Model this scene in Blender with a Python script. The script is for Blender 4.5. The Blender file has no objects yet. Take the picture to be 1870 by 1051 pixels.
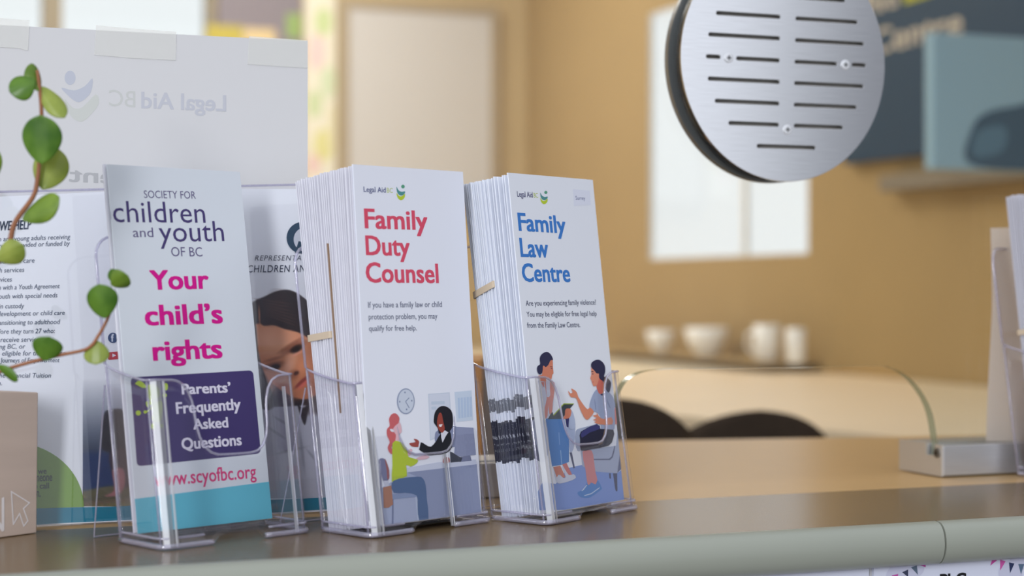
import bpy, bmesh, math, random, os
import numpy as np
from mathutils import Vector, Matrix
from mathutils.geometry import tessellate_polygon
random.seed(7)
rnd = random.uniform
SC = bpy.context.scene
COL = SC.collection

# ------------------------------------------------------------------ camera, world, lights, exposure
F, CX, CY = 3150.0, 935.0, 525.5          # focal length in pixels of a 1870 px wide frame
CT = 1.05                                  # worktop height
ZC = CT + 0.1475                           # camera height
cam_d = bpy.data.cameras.new('camera'); cam = bpy.data.objects.new('camera', cam_d); COL.objects.link(cam)
cam.location = (0, 0, ZC); cam.rotation_euler = (math.radians(90), 0, 0)
cam_d.sensor_width = 36; cam_d.lens = F / 1870 * 36; cam_d.clip_start = 0.02; cam_d.clip_end = 100
cam_d.dof.use_dof = True; cam_d.dof.focus_distance = 1.10; cam_d.dof.aperture_fstop = 5.0
SC.camera = cam
SC.view_settings.view_transform = 'Standard'; SC.view_settings.look = 'None'
SC.view_settings.exposure = 0.0; SC.view_settings.gamma = 1.0; SC.view_settings.use_curve_mapping = False
SC.cycles.use_denoising = True
SC.cycles.max_bounces = 16; SC.cycles.transparent_max_bounces = 48; SC.cycles.glossy_bounces = 6
SC.cycles.caustics_reflective = False; SC.cycles.caustics_refractive = False

world = bpy.data.worlds.new('daylit_lobby'); SC.world = world; world.use_nodes = True
nt = world.node_tree; nt.nodes.clear()
_o = nt.nodes.new('ShaderNodeOutputWorld'); _b = nt.nodes.new('ShaderNodeBackground')
_t = nt.nodes.new('ShaderNodeTexCoord'); _s = nt.nodes.new('ShaderNodeSeparateXYZ'); _r = nt.nodes.new('ShaderNodeValToRGB')
nt.links.new(_t.outputs['Generated'], _s.inputs[0]); nt.links.new(_s.outputs['X'], _r.inputs[0])
_r.color_ramp.elements[0].position = 0.745; _r.color_ramp.elements[0].color = (0.90, 0.94, 1.02, 1)
_r.color_ramp.elements[1].position = 0.800; _r.color_ramp.elements[1].color = (0.20, 0.21, 0.235, 1)
_y = nt.nodes.new('ShaderNodeMapRange'); _y.inputs[1].default_value = 0.2; _y.inputs[2].default_value = 0.5      # the street side beyond the office windows is brighter
_m = nt.nodes.new('ShaderNodeMix'); _m.data_type = 'RGBA'; _m.inputs[7].default_value = (1.08, 1.08, 1.14, 1)
nt.links.new(_s.outputs['Y'], _y.inputs[0]); nt.links.new(_y.outputs[0], _m.inputs[0]); nt.links.new(_r.outputs[0], _m.inputs[6])
nt.links.new(_m.outputs[2], _b.inputs[0]); _b.inputs[1].default_value = 1.0
nt.links.new(_b.outputs[0], _o.inputs[0])

def area(name, loc, target, sx, sy, power, col):
    d = bpy.data.lights.new(name, 'AREA'); d.shape = 'RECTANGLE'; d.size = sx; d.size_y = sy
    d.energy = power; d.color = col
    o = bpy.data.objects.new(name, d); COL.objects.link(o); o.location = loc
    o.rotation_euler = (Vector(target) - Vector(loc)).to_track_quat('-Z', 'Y').to_euler()
    return o
# daylight from a tall lobby window behind the camera
area('lobby_window_light_behind', (-1.0, -2.2, 2.1), (0, 1.0, 1.15), 0.45, 1.6, 60, (0.97, 0.98, 1.0))
# warm ceiling panels of the office behind the glass
area('office_ceiling_light_near', (-0.6, 2.9, 2.68), (-0.6, 2.9, 0), 1.2, 0.6, 15, (1.0, 0.94, 0.86))
area('office_ceiling_light_far', (-0.7, 4.8, 2.68), (-0.7, 4.8, 0), 1.2, 0.6, 26, (1.0, 0.94, 0.86))

# ------------------------------------------------------------------ helpers
def lin(c):
    c = c / 255.0
    return c / 12.92 if c <= 0.04045 else ((c + 0.055) / 1.055) ** 2.4
def rgb(r, g, b): return (lin(r), lin(g), lin(b), 1.0)

MATS = {}
def mat(name, col, rough=0.5, spec=0.4, metal=0.0, noise=0.0, nscale=30.0, stretch=None):
    if name in MATS: return MATS[name]
    m = bpy.data.materials.new(name); m.use_nodes = True
    p = m.node_tree.nodes['Principled BSDF']; c = rgb(*col)
    p.inputs['Base Color'].default_value = c; p.inputs['Roughness'].default_value = rough
    p.inputs['Specular IOR Level'].default_value = spec; p.inputs['Metallic'].default_value = metal
    if noise > 0:
        N, L = m.node_tree.nodes, m.node_tree.links
        tc = N.new('ShaderNodeTexCoord'); mp = N.new('ShaderNodeMapping'); nz = N.new('ShaderNodeTexNoise'); rp = N.new('ShaderNodeValToRGB')
        if stretch: mp.inputs['Scale'].default_value = stretch
        nz.inputs['Scale'].default_value = nscale; nz.inputs['Detail'].default_value = 4
        rp.color_ramp.elements[0].position = 0.3; rp.color_ramp.elements[1].position = 0.7
        rp.color_ramp.elements[0].color = tuple(x * (1 - noise) for x in c[:3]) + (1,)
        rp.color_ramp.elements[1].color = tuple(min(1, x * (1 + noise)) for x in c[:3]) + (1,)
        L.new(tc.outputs['Object'], mp.inputs[0]); L.new(mp.outputs[0], nz.inputs['Vector'])
        L.new(nz.outputs[0], rp.inputs[0]); L.new(rp.outputs[0], p.inputs['Base Color'])
    MATS[name] = m
    return m
def ink(r, g, b): return mat('ink_%d_%d_%d' % (r, g, b), (r, g, b), 0.5, 0.25)

def clear(name, tint, f0=0.04, rough=0.02, body=0.0, body_col=(0.8, 0.8, 0.9)):
    """thin clear plastic or glass: a tinted see-through surface with a Fresnel sheen"""
    if name in MATS: return MATS[name]
    m = bpy.data.materials.new(name); m.use_nodes = True
    N, L = m.node_tree.nodes, m.node_tree.links; N.clear()
    out = N.new('ShaderNodeOutputMaterial'); tr = N.new('ShaderNodeBsdfTransparent'); gl = N.new('ShaderNodeBsdfGlossy')
    lw = N.new('ShaderNodeLayerWeight'); lw.inputs['Blend'].default_value = 0.5
    pw = N.new('ShaderNodeMath'); pw.operation = 'POWER'; pw.inputs[1].default_value = 4.5
    ma = N.new('ShaderNodeMath'); ma.operation = 'MULTIPLY_ADD'; ma.inputs[1].default_value = 0.75; ma.inputs[2].default_value = f0
    mx = N.new('ShaderNodeMixShader')
    tr.inputs[0].default_value = (*tint, 1); gl.inputs[0].default_value = (1, 1, 1, 1); gl.inputs['Roughness'].default_value = rough
    L.new(lw.outputs['Facing'], pw.inputs[0]); L.new(pw.outputs[0], ma.inputs[0]); L.new(ma.outputs[0], mx.inputs[0])
    src = tr
    if body > 0:
        df = N.new('ShaderNodeBsdfDiffuse'); df.inputs[0].default_value = (*body_col, 1)
        m2 = N.new('ShaderNodeMixShader'); m2.inputs[0].default_value = body
        L.new(tr.outputs[0], m2.inputs[1]); L.new(df.outputs[0], m2.inputs[2]); src = m2
    L.new(src.outputs[0], mx.inputs[1]); L.new(gl.outputs[0], mx.inputs[2]); L.new(mx.outputs[0], out.inputs[0])
    MATS[name] = m
    return m

def tag(o, label=None, cat=None, group=None, kind=None):
    if label: o['label'] = label
    if cat: o['category'] = cat
    if group: o['group'] = group
    if kind: o['kind'] = kind
    return o
def thing(name, label, cat, M=None, group=None):
    o = bpy.data.objects.new(name, None); COL.objects.link(o); o.empty_display_size = 0.02
    if M is not None: o.matrix_world = M
    return tag(o, label, cat, group)
def obj(name, verts, faces, mats, parent=None, idx=None, smooth=False, M=None):
    me = bpy.data.meshes.new(name); me.from_pydata([tuple(v) for v in verts], [], faces)
    for m in (mats if isinstance(mats, (list, tuple)) else [mats]): me.materials.append(m)
    if idx: me.polygons.foreach_set('material_index', idx)
    if smooth: me.polygons.foreach_set('use_smooth', [True] * len(me.polygons))
    me.update()
    o = bpy.data.objects.new(name, me); COL.objects.link(o)
    if parent: o.parent = parent
    if M is not None: o.matrix_world = M
    return o
def bmobj(name, bm, mats, parent=None, smooth=False, M=None):
    bmesh.ops.recalc_face_normals(bm, faces=bm.faces)
    me = bpy.data.meshes.new(name); bm.to_mesh(me); bm.free()
    for m in (mats if isinstance(mats, (list, tuple)) else [mats]): me.materials.append(m)
    if smooth: me.polygons.foreach_set('use_smooth', [True] * len(me.polygons))
    o = bpy.data.objects.new(name, me); COL.objects.link(o)
    if parent: o.parent = parent
    if M is not None: o.matrix_world = M
    return o
def bevel(o, w, seg=2):
    b = o.modifiers.new('bevel', 'BEVEL'); b.width = w; b.segments = seg; b.limit_method = 'ANGLE'; return o
def box(bm, x0, x1, y0, y1, z0, z1):
    v = [bm.verts.new(p) for p in ((x0,y0,z0),(x1,y0,z0),(x1,y1,z0),(x0,y1,z0),(x0,y0,z1),(x1,y0,z1),(x1,y1,z1),(x0,y1,z1))]
    for f in ((0,3,2,1),(4,5,6,7),(0,1,5,4),(1,2,6,5),(2,3,7,6),(3,0,4,7)): bm.faces.new([v[i] for i in f])
def tube(bm, pts, r, n=8, cap=True, closed=False):
    pts = [Vector(p) for p in pts]; m = len(pts); rings = []
    up = Vector((0.13, 0.31, 0.94))
    for i, p in enumerate(pts):
        if closed: t = pts[(i + 1) % m] - pts[i - 1]
        else: t = pts[min(i + 1, m - 1)] - pts[max(i - 1, 0)]
        t.normalize(); a = t.cross(up)
        if a.length < 1e-3: a = t.cross(Vector((1, 0, 0)))
        a.normalize(); b = a.cross(t)
        rr = r[i] if isinstance(r, (list, tuple)) else r
        rings.append([bm.verts.new(p + a * rr * math.cos(q) + b * rr * math.sin(q)) for q in [2 * math.pi * k / n for k in range(n)]])
    for i in range(m if closed else m - 1):
        A, B = rings[i], rings[(i + 1) % m]
        for k in range(n): bm.faces.new((A[k], A[(k + 1) % n], B[(k + 1) % n], B[k]))
    if cap and not closed:
        bm.faces.new(rings[0][::-1]); bm.faces.new(rings[-1])
def lathe(bm, prof, n=32, c=(0, 0, 0)):
    rings = []
    for r, z in prof:
        rings.append([bm.verts.new((c[0] + r * math.cos(2 * math.pi * k / n), c[1] + r * math.sin(2 * math.pi * k / n), c[2] + z)) for k in range(n)])
    for A, B in zip(rings, rings[1:]):
        for k in range(n): bm.faces.new((A[k], A[(k + 1) % n], B[(k + 1) % n], B[k]))
    bm.faces.new(rings[0][::-1]); bm.faces.new(rings[-1])
def smooth_poly(p, n=4, closed=True):
    p = [np.array(q, float) for q in p]; m = len(p); out = []
    for i in range(m if closed else m - 1):
        a, b, c, d = (p[(i - 1) % m], p[i], p[(i + 1) % m], p[(i + 2) % m]) if closed else (p[max(i - 1, 0)], p[i], p[i + 1], p[min(i + 2, m - 1)])
        for k in range(n):
            t = k / n
            out.append(0.5 * (2 * b + (c - a) * t + (2 * a - 5 * b + 4 * c - d) * t * t + (3 * b - a - 3 * c + d) * t ** 3))
    if not closed: out.append(p[-1])
    return out

class Frame:
    """an upright or leaning plane in the room; local x runs right, local y away from the viewer's side, local z up the plane"""
    def __init__(s, O, yaw, lean=0.0):
        s.O = Vector(O); s.yaw, s.lean = yaw, lean
        s.u = Vector((math.cos(yaw), math.sin(yaw), 0)); n = Vector((math.sin(yaw), -math.cos(yaw), 0)); up = Vector((0, 0, 1))
        s.v = up * math.cos(lean) - n * math.sin(lean); s.N = n * math.cos(lean) + up * math.sin(lean)
        s.M = Matrix.Translation(s.O) @ Matrix((s.u, -s.N, s.v)).transposed().to_4x4()
    def at(s, px, py, e=0.0):
        """plane coordinates of a point measured in the photograph"""
        C = Vector((0, 0, ZC)); r = Vector(((px - CX) / F, 1, (CY - py) / F))
        k = ((s.O + s.N * e) - C).dot(s.N) / r.dot(s.N); q = C + r * k - s.O
        return q.dot(s.u), q.dot(s.v)
    def world(s, a, b, e=0.0): return s.O + s.u * a + s.v * b + s.N * e
def spot(px, py, Y): return Vector(((px - CX) / F * Y, Y, ZC + (CY - py) / F * Y))

# lettering: Blender's built-in font only
def glyphs(body, bold=0.0, shear=0.0, spacing=1.0):
    c = bpy.data.curves.new('lettering', 'FONT'); c.body = body; c.size = 1; c.shear = shear; c.space_character = spacing
    c.resolution_u = 3
    o = bpy.data.objects.new('lettering', c); COL.objects.link(o)
    bpy.context.view_layer.update()
    me = o.evaluated_get(bpy.context.evaluated_depsgraph_get()).to_mesh()
    V = np.array([v.co[:2] for v in me.vertices]); T = [tuple(p.vertices) for p in me.polygons]
    bpy.data.objects.remove(o); bpy.data.curves.remove(c)
    if bold > 0:                            # heavier strokes: the letter is printed again with small shifts
        n = len(V); W_, T_ = [np.c_[V, np.full(n, 3.6e-5)]], list(T)
        for k in range(8):
            q = 2 * math.pi * k / 8; W_.append(np.c_[V + np.array([max(-0.8, min(0.8, 1.3 * math.cos(q))), max(-0.45, min(0.45, 0.8 * math.sin(q)))]) * bold * 1.3, np.full(n, 4e-6 * k)])
            T_ += [tuple(i + n * (k + 1) for i in t) for t in T]
        return np.concatenate(W_), T_
    return np.c_[V, np.zeros(len(V))], T
class Print:
    """ink lying on a paper plane: filled shapes and lettering in thin layers, several inks, one mesh"""
    def __init__(s, fr, bounds=None): s.fr, s.V, s.Fc, s.I, s.mats, s.e, s.bounds = fr, [], [], [], [], 0.00006, bounds
    def mi(s, m):
        if m not in s.mats: s.mats.append(m)
        return s.mats.index(m)
    def local(s, ab, tris, m, e=None):
        b = len(s.V); e = s.e if e is None else e
        for a, c, *l in ab:
            if s.bounds: a = min(max(a, s.bounds[0]), s.bounds[1]); c = min(max(c, s.bounds[2]), s.bounds[3])
            s.V.append((a, -e - (l[0] if l else 0), c))
        k = s.mi(m)
        for t in tris: s.Fc.append(tuple(b + i for i in t)); s.I.append(k)
    def poly(s, pts, col, tr=lambda p: p, smooth=3, is_local=False):
        if smooth > 1: pts = smooth_poly(pts, smooth)
        ab = [tuple(p) if is_local else s.fr.at(*tr(p)) for p in pts]
        tr_ = tessellate_polygon([[Vector((a, c, 0)) for a, c in ab]])
        s.local(ab, tr_, ink(*col)); s.e += 0.000008
    def ellipse(s, c, rx, ry, col, tr=lambda p: p, rot=0.0, inner=None):
        P = []
        for k in range(28):
            q = 2 * math.pi * k / 28; x, y = rx * math.cos(q), ry * math.sin(q)
            P.append((c[0] + x * math.cos(rot) - y * math.sin(rot), c[1] + x * math.sin(rot) + y * math.cos(rot)))
        s.poly(P, col, tr, smooth=1)
    def text(s, body, p0, p1, top, col, bold=0.0, shear=0.0, spacing=1.0, mirror=False):
        V, T = glyphs(body, bold, shear, spacing)
        a0, b0 = s.fr.at(*p0); a1, b1 = s.fr.at(*p1); _, bt = s.fr.at(p0[0], top)
        x0, x1, yt = V[:, 0].min(), V[:, 0].max(), V[:, 1].max()
        X = (V[:, 0] - x0) / (x1 - x0)
        if mirror: X = 1 - X
        ab = [(a0 + (a1 - a0) * x, b0 + (b1 - b0) * x + (bt - b0) * y / yt, l) for x, y, l in zip(X, V[:, 1], V[:, 2])]
        s.local(ab, T, ink(*col), s.e + 0.00001)
    def build(s, name, parent=None): return obj(name, s.V, s.Fc, s.mats, parent, s.I)

# ------------------------------------------------------------------ the room frame: the counter runs along cu, away from the customer along cd
CYAW = math.radians(21)
cu = Vector((math.cos(CYAW), math.sin(CYAW), 0)); cd = Vector((-math.sin(CYAW), math.cos(CYAW), 0))
CO = Vector((0.053, 1.011, CT))            # a point on the front edge of the worktop
def C(s, d, z=0.0): return CO + cu * s + cd * d + Vector((0, 0, z))
CM = Matrix.Translation(CO) @ Matrix((cu, cd, Vector((0, 0, 1)))).transposed().to_4x4()
CFLOOR = Matrix.Translation(Vector((CO.x, CO.y, 0))) @ Matrix((cu, cd, Vector((0, 0, 1)))).transposed().to_4x4()
CORNER = Vector((0.05, 6.0, 0))            # far right corner of the office
rw = -cd                                    # along the right wall towards us
def RW(t, off=0.0, z=0.0): return CORNER + rw * t - cu * off + Vector((0, 0, z))
def BW(t, off=0.0, z=0.0): return CORNER - cu * t - cd * off + Vector((0, 0, z))
RWM = Matrix.Translation(CORNER) @ Matrix((rw, cu, Vector((0, 0, 1)))).transposed().to_4x4()     # x toward us along the wall, y into the wall
BWM = Matrix.Translation(CORNER) @ Matrix((cu, cd, Vector((0, 0, 1)))).transposed().to_4x4()     # x right along the back wall (negative = left), y into the wall
class WF(Frame):
    def __init__(s, O, u, N):
        s.O = Vector(O); s.u = Vector(u); s.v = Vector((0, 0, 1)); s.N = Vector(N)
        s.M = Matrix.Translation(s.O) @ Matrix((s.u, -s.N, s.v)).transposed().to_4x4()
RF = WF(CORNER, rw, -cu); BF = WF(CORNER, cu, -cd)

m_tan = mat('tan_wall_paint', (176, 150, 106), 0.6, 0.3, noise=0.03, nscale=3)
m_cream = mat('cream_wall_paint', (200, 178, 138), 0.6, 0.3, noise=0.03, nscale=3)
m_ceil = mat('white_ceiling', (225, 222, 214), 0.8)
m_carpet = mat('grey_carpet', (105, 100, 96), 0.9, 0.1, noise=0.15, nscale=80)
m_white = mat('white_paint', (232, 230, 226), 0.5)
m_steel = mat('brushed_steel', (238, 239, 242), 0.13, 0.5, 1.0, noise=0.06, nscale=40, stretch=(1, 1, 60))
m_dark = mat('black_rubber', (22, 22, 24), 0.45)
m_glass = clear('clear_pane', (0.95, 0.965, 0.955), 0.018)
m_glass_edge = clear('green_glass_edge', (0.42, 0.52, 0.44), 0.06, 0.08, 0.45, (0.42, 0.46, 0.36))
m_bright = None

def wall_with_holes(name, M, x0, x1, z0, z1, holes, m, thick=0.05):
    xs = sorted({x0, x1, *[h[0] for h in holes], *[h[1] for h in holes]}); zs = sorted({z0, z1, *[h[2] for h in holes], *[h[3] for h in holes]})
    bm = bmesh.new()
    for a, b in zip(xs, xs[1:]):
        for c, d in zip(zs, zs[1:]):
            if any(h[0] - 1e-6 <= a and b <= h[1] + 1e-6 and h[2] - 1e-6 <= c and d <= h[3] + 1e-6 for h in holes): continue
            box(bm, a, b, 0, thick, c, d)
    bmesh.ops.remove_doubles(bm, verts=bm.verts, dist=1e-5)
    return tag(bmobj(name, bm, m, M=M), kind='structure')

def slab(name, pts, z0, z1, m, **k):
    n = len(pts); V = [(p[0], p[1], z0) for p in pts] + [(p[0], p[1], z1) for p in pts]
    Fc = [tuple(range(n))[::-1], tuple(range(n, 2 * n))] + [(i, (i + 1) % n, n + (i + 1) % n, n + i) for i in range(n)]
    return obj(name, V, Fc, m, **k)
tag(slab('floor', [(-9, -6), (9, -6), (9, 10), (-9, 10)], -0.1, 0.0, m_carpet), kind='structure')
tag(slab('ceiling', [tuple(BW(3.4, -0.1)[:2]), tuple(RW(-0.1, -0.1)[:2]), tuple(RW(4.3, -0.1)[:2]), tuple((RW(4.3, 0) - cu * 3.6)[:2])], 2.72, 2.80, m_ceil), kind='structure')

# windows: measured on their walls
r0, rb = RF.at(1186, 474); r1, _ = RF.at(1476, 470); _, rt = RF.at(1186, 26)
W2 = (r0, r1, ZC * 0 + rb, rt)
b0_, _ = BF.at(-260, 100); b1_, bb = BF.at(396, 160); bt_ = 2.45
W1 = (b0_, b1_, bb, bt_)
wall_with_holes('wall_right', RWM, -0.12, 4.3, 0, 2.72, [W2], m_tan, 0.012)
wall_with_holes('wall_back', BWM, -3.4, 0.0, 0, 2.72, [W1], m_cream)
def window(name, M, W, mull, frame_w, m_fr, y0=0.02, y1=0.08):
    bm = bmesh.new(); a, b, c, d = W
    box(bm, a, a + frame_w, y0, y1, c, d); box(bm, b - frame_w, b, y0, y1, c, d)
    box(bm, a + frame_w, b - frame_w, y0, y1, c, c + frame_w); box(bm, a + frame_w, b - frame_w, y0, y1, d - frame_w, d)
    for q, w in mull: box(bm, q - w, q + w, y0, y1, c + frame_w, d - frame_w)
    o = tag(bmobj(name, bm, m_fr, M=M), kind='structure')
    bm = bmesh.new(); box(bm, a + 0.005, b - 0.005, (y0 + y1) / 2 - 0.002, (y0 + y1) / 2 + 0.002, c + 0.005, d - 0.005)
    p = bmobj('window_pane', bm, m_glass, parent=o); p['kind'] = 'structure'
    return o
mq, _ = BF.at(97, 100)
window('window_1', BWM, W1, [(mq, 0.03)], 0.03, mat('tan_window_frame', (158, 146, 126), 0.5))
mq2, _ = RF.at(1358, 400)
window('window_2', RWM, W2, [(mq2, 0.010)], 0.004, mat('pale_window_frame', (235, 235, 235), 0.5), 0.001, 0.011)
# low brick wall and hedge bank outside, seen as the greyer lower part of the panes
m_out = mat('pale_snow_bank', (238, 236, 230), 0.8, noise=0.1, nscale=2)

bm = bmesh.new(); box(bm, 1.1, 2.5, 3.2, 3.5, 0, 1.52)
tag(bmobj('exterior_wall', bm, m_out, M=RWM), kind='structure')
bm = bmesh.new(); box(bm, -3.52, -3.4, -3.6, 0.12, 0, 2.72)
tag(bmobj('wall_left', bm, m_cream, M=BWM), kind='structure')

# ------------------------------------------------------------------ service counter
m_grey = mat('grey_laminate', (118, 98, 70), 0.24, 0.42, noise=0.02, nscale=60)
m_beige = mat('beige_laminate', (200, 164, 112), 0.32, 0.35, noise=0.02, nscale=40)
m_nose = mat('grey_green_edging', (152, 156, 145), 0.32, 0.5, noise=0.02, nscale=8)
m_panel = mat('pale_counter_front', (196, 196, 198), 0.6)
counter = thing('service_counter', 'long reception counter with grey top and rounded grey green edging', 'counter', CFLOOR)
bm = bmesh.new(); box(bm, -1.6, 1.5, 0.0, 0.159, CT - 0.027, CT)
bmobj('worktop', bm, m_grey, counter)
def back_edge(s): return 0.651 - 0.26 * (s - 0.327)
bm = bmesh.new()
P = [(-1.6, 0.162), (1.5, 0.162), (1.5, back_edge(1.5)), (-1.6, back_edge(-1.0))]
vs = [bm.verts.new((a, b, CT - 0.03)) for a, b in P] + [bm.verts.new((a, b, CT - 0.0006)) for a, b in P]
for f in ((3, 2, 1, 0), (4, 5, 6, 7), (0, 1, 5, 4), (1, 2, 6, 5), (2, 3, 7, 6), (3, 0, 4, 7)): bm.faces.new([vs[i] for i in f])
o = bmobj('rear_worktop', bm, m_beige, counter); o['label'] = 'beige rear strip of the worktop'
SEAM = 0.231
for a, b in ((-1.6, SEAM - 0.0007), (SEAM + 0.0007, 1.5)):
    bm = bmesh.new(); prof = []
    for k in range(15):
        q = math.pi / 2 - math.pi * k / 14
        prof.append((-0.0105 * max(0, math.cos(q)) ** 0.8 - 0.0005, CT - 0.0135 + 0.0135 * math.sin(q)))
    prof += [(0.0, CT - 0.027), (0.0, CT)]
    A = [bm.verts.new((a, p, z)) for p, z in prof]; B = [bm.verts.new((b, p, z)) for p, z in prof]
    for k in range(len(prof)):
        j = (k + 1) % len(prof); bm.faces.new((A[k], B[k], B[j], A[j]))
    bm.faces.new(A); bm.faces.new(B[::-1])
    o = bmobj('edge_strip', bm, m_nose, counter, smooth=True)
    o.modifiers.new('es', 'EDGE_SPLIT').split_angle = math.radians(50)
bm = bmesh.new(); box(bm, -1.6, 1.5, 0.004, 0.03, 0.0, CT - 0.0271); bmobj('front_panel', bm, m_panel, counter)
bm = bmesh.new(); box(bm, -1.6, 1.5, 0.5, 0.52, 0.0, CT - 0.0301); bmobj('inner_panel', bm, m_beige, counter)

# two notices on the counter front, only their upper strip shows under the edging
FP = WF(C(0, 0.002, 0), cu, -cd)
def notice(name, x0, x1, label, art):
    a0, _ = FP.at(x0, 1045); a1, _ = FP.at(x1, 1045); z = -0.0275
    t = thing(name, label, 'notice', Matrix.Translation(FP.world(a0, z)) @ FP.M.to_3x3().to_4x4())
    w = a1 - a0; bm = bmesh.new(); box(bm, 0, w, -0.0006, 0.0019, -0.2, 0.0); bmobj('paper', bm, mat('cool_white_paper', (214, 218, 236), 0.5), t)
    fr = WF(FP.world(a0, z, 0.0006), cu, -cd); fr.u = cu; p = Print(fr, (0, w, -0.2, -0.0002)); p.e = 0.0008
    art(p); 
    if p.V: p.build('printed_art', t)
    return t
notice('blank_notice', 1035, 1586, 'plain white notice on the counter front under the edging', lambda p: None)
def bunting(p):
    for c, r in (((1640, 1052), 22), ((1668, 1034), 20), ((1845, 1045), 22), ((1862, 1022), 18)):
        p.ellipse(c, r, r, (198, 200, 222))
    for pts, c in (([(1680, 1026), (1690, 1024), (1690, 1035)], (190, 85, 165)), ([(1663, 1035), (1674, 1031), (1676, 1049)], (95, 110, 130)),
                   ([(1647, 1044), (1658, 1039), (1658, 1053)], (60, 65, 90)), ([(1628, 1050), (1640, 1047), (1638, 1060)], (190, 85, 165)),
                   ([(1811, 1018), (1821, 1016), (1808, 1032)], (195, 80, 160)), ([(1826, 1021), (1836, 1024), (1826, 1041)], (200, 90, 165)),
                   ([(1842, 1026), (1852, 1028), (1844, 1046)], (45, 55, 90)), ([(1859, 1029), (1870, 1029), (1864, 1048)], (90, 110, 135))):
        p.poly(pts, c, smooth=1)
    p.text('Pl C', (1716, 1073), (1764, 1070), 1047, (30, 30, 34), bold=0.03)
notice('bunting_notice', 1595, 1960, 'white notice with pink and navy bunting under the counter edging', bunting)

# ------------------------------------------------------------------ glass screen, its channels and the speech vent
GD = 0.222                                  # front face of the glass, measured back from the worktop edge
GF = WF(C(0, GD), cu, -cd)
m_acr = clear('clear_acrylic', (0.985, 0.985, 0.995), 0.04)
m_streak = clear('glossy_streak_strip', (0.97, 0.97, 0.99), 0.48, 0.3)  # glossy material for the strips that imitate highlight streaks
m_rim = clear('acrylic_edge', (0.84, 0.83, 0.92), 0.12, 0.05, 0.25, (0.74, 0.72, 0.86))
def arch():
    p = [(1113, 812), (1120, 765), (1133, 715), (1155, 688), (1200, 675), (1300, 673), (1450, 672), (1580, 668), (1622, 669), (1655, 684), (1684, 715), (1703, 755), (1713, 812)]
    return [GF.at(*q) for q in p]
AR = smooth_poly(arch(), 5, closed=False)
sL, sR = AR[0][0], AR[-1][0]
outl = [(-1.5, 0.003), (sL, 0.003)] + [tuple(p) for p in AR if p[1] > 0.006] + [(sR, 0.003), (1.4, 0.003), (1.4, 0.95), (-1.5, 0.95)]
tris = tessellate_polygon([[Vector((a, b, 0)) for a, b in outl]]); n = len(outl); TH = 0.009
V = [(a, 0, b) for a, b in outl] + [(a, TH, b) for a, b in outl]
Fc = [tuple(t) for t in tris] + [tuple(n + i for i in t[::-1]) for t in tris]; I = [0] * len(Fc)
for i in range(n):
    Fc.append((i, (i + 1) % n, n + (i + 1) % n, n + i)); I.append(1)
gs = thing('glass_screen', 'clear glass screen with arched pass-through standing on the counter', 'glass screen', GF.M)
obj('pane', V, Fc, [m_glass, m_glass_edge], gs, I)

m_alu = mat('satin_aluminium', (212, 213, 216), 0.34, 0.5, 0.85, noise=0.04, nscale=30, stretch=(1, 30, 30))
m_alu2 = mat('pale_aluminium_cap', (214, 210, 204), 0.45, 0.5, 0.6)
def channel(label, s0, s1, cap_right):
    base = C(s0 if cap_right == 'start' else s1, 0.212)
    t = thing('glass_channel', label, 'metal channel', Matrix.Translation(base) @ CM.to_3x3().to_4x4())
    L = s1 - s0; x0 = 0.0 if cap_right == 'start' else -L; x1 = x0 + L
    a, b = (x0 + 0.002, x1) if cap_right == 'start' else (x0, x1 - 0.002)
    bm = bmesh.new(); box(bm, a, b, 0, 0.0085, 0.0006, 0.0245); box(bm, a, b, 0.0205, 0.058, 0.0006, 0.0245); box(bm, a, b, 0.0085, 0.0205, 0.0006, 0.0022)
    bevel(bmobj('rail', bm, m_alu, t), 0.0006)
    xc = x0 if cap_right == 'start' else x1 - 0.002
    bm = bmesh.new(); box(bm, xc, xc + 0.002, 0, 0.0085, 0.0004, 0.0250); box(bm, xc, xc + 0.002, 0.0205, 0.058, 0.0004, 0.0250); box(bm, xc, xc + 0.002, 0.0085, 0.0205, 0.0004, 0.016)
    cap = bmobj('end_cap', bm, m_alu2, t); cap['label'] = 'pale metal end plate'
    bm = bmesh.new(); sx = -1 if cap_right == 'start' else 1; xs = xc if sx < 0 else xc + 0.002
    for r, e in ((0.0038, 0.0012), (0.0018, 0.0014)):
        k = 20; ring = [(0.0052 + r * math.cos(q), 0.0185 + r * math.sin(q)) for q in [2 * math.pi * j / k for j in range(k)]]
        A = [bm.verts.new((xs, y, z)) for y, z in ring]; B = [bm.verts.new((xs + sx * e, y, z)) for y, z in ring]
        for j in range(k): bm.faces.new((A[j], A[(j + 1) % k], B[(j + 1) % k], B[j]))
        f = bm.faces.new(B); f.material_index = 0 if r > 0.003 else 1
    bmobj('screw', bm, [mat('grey_screw', (120, 118, 114), 0.4, 0.5, 0.7), m_dark], cap)
    return t
channel('aluminium channel with screwed end plate holding the glass right of the arch', sR - 0.004, 1.4, 'start')
channel('aluminium channel holding the glass behind the leaflet holders', -1.5, sL + 0.004, 'end')

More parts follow.
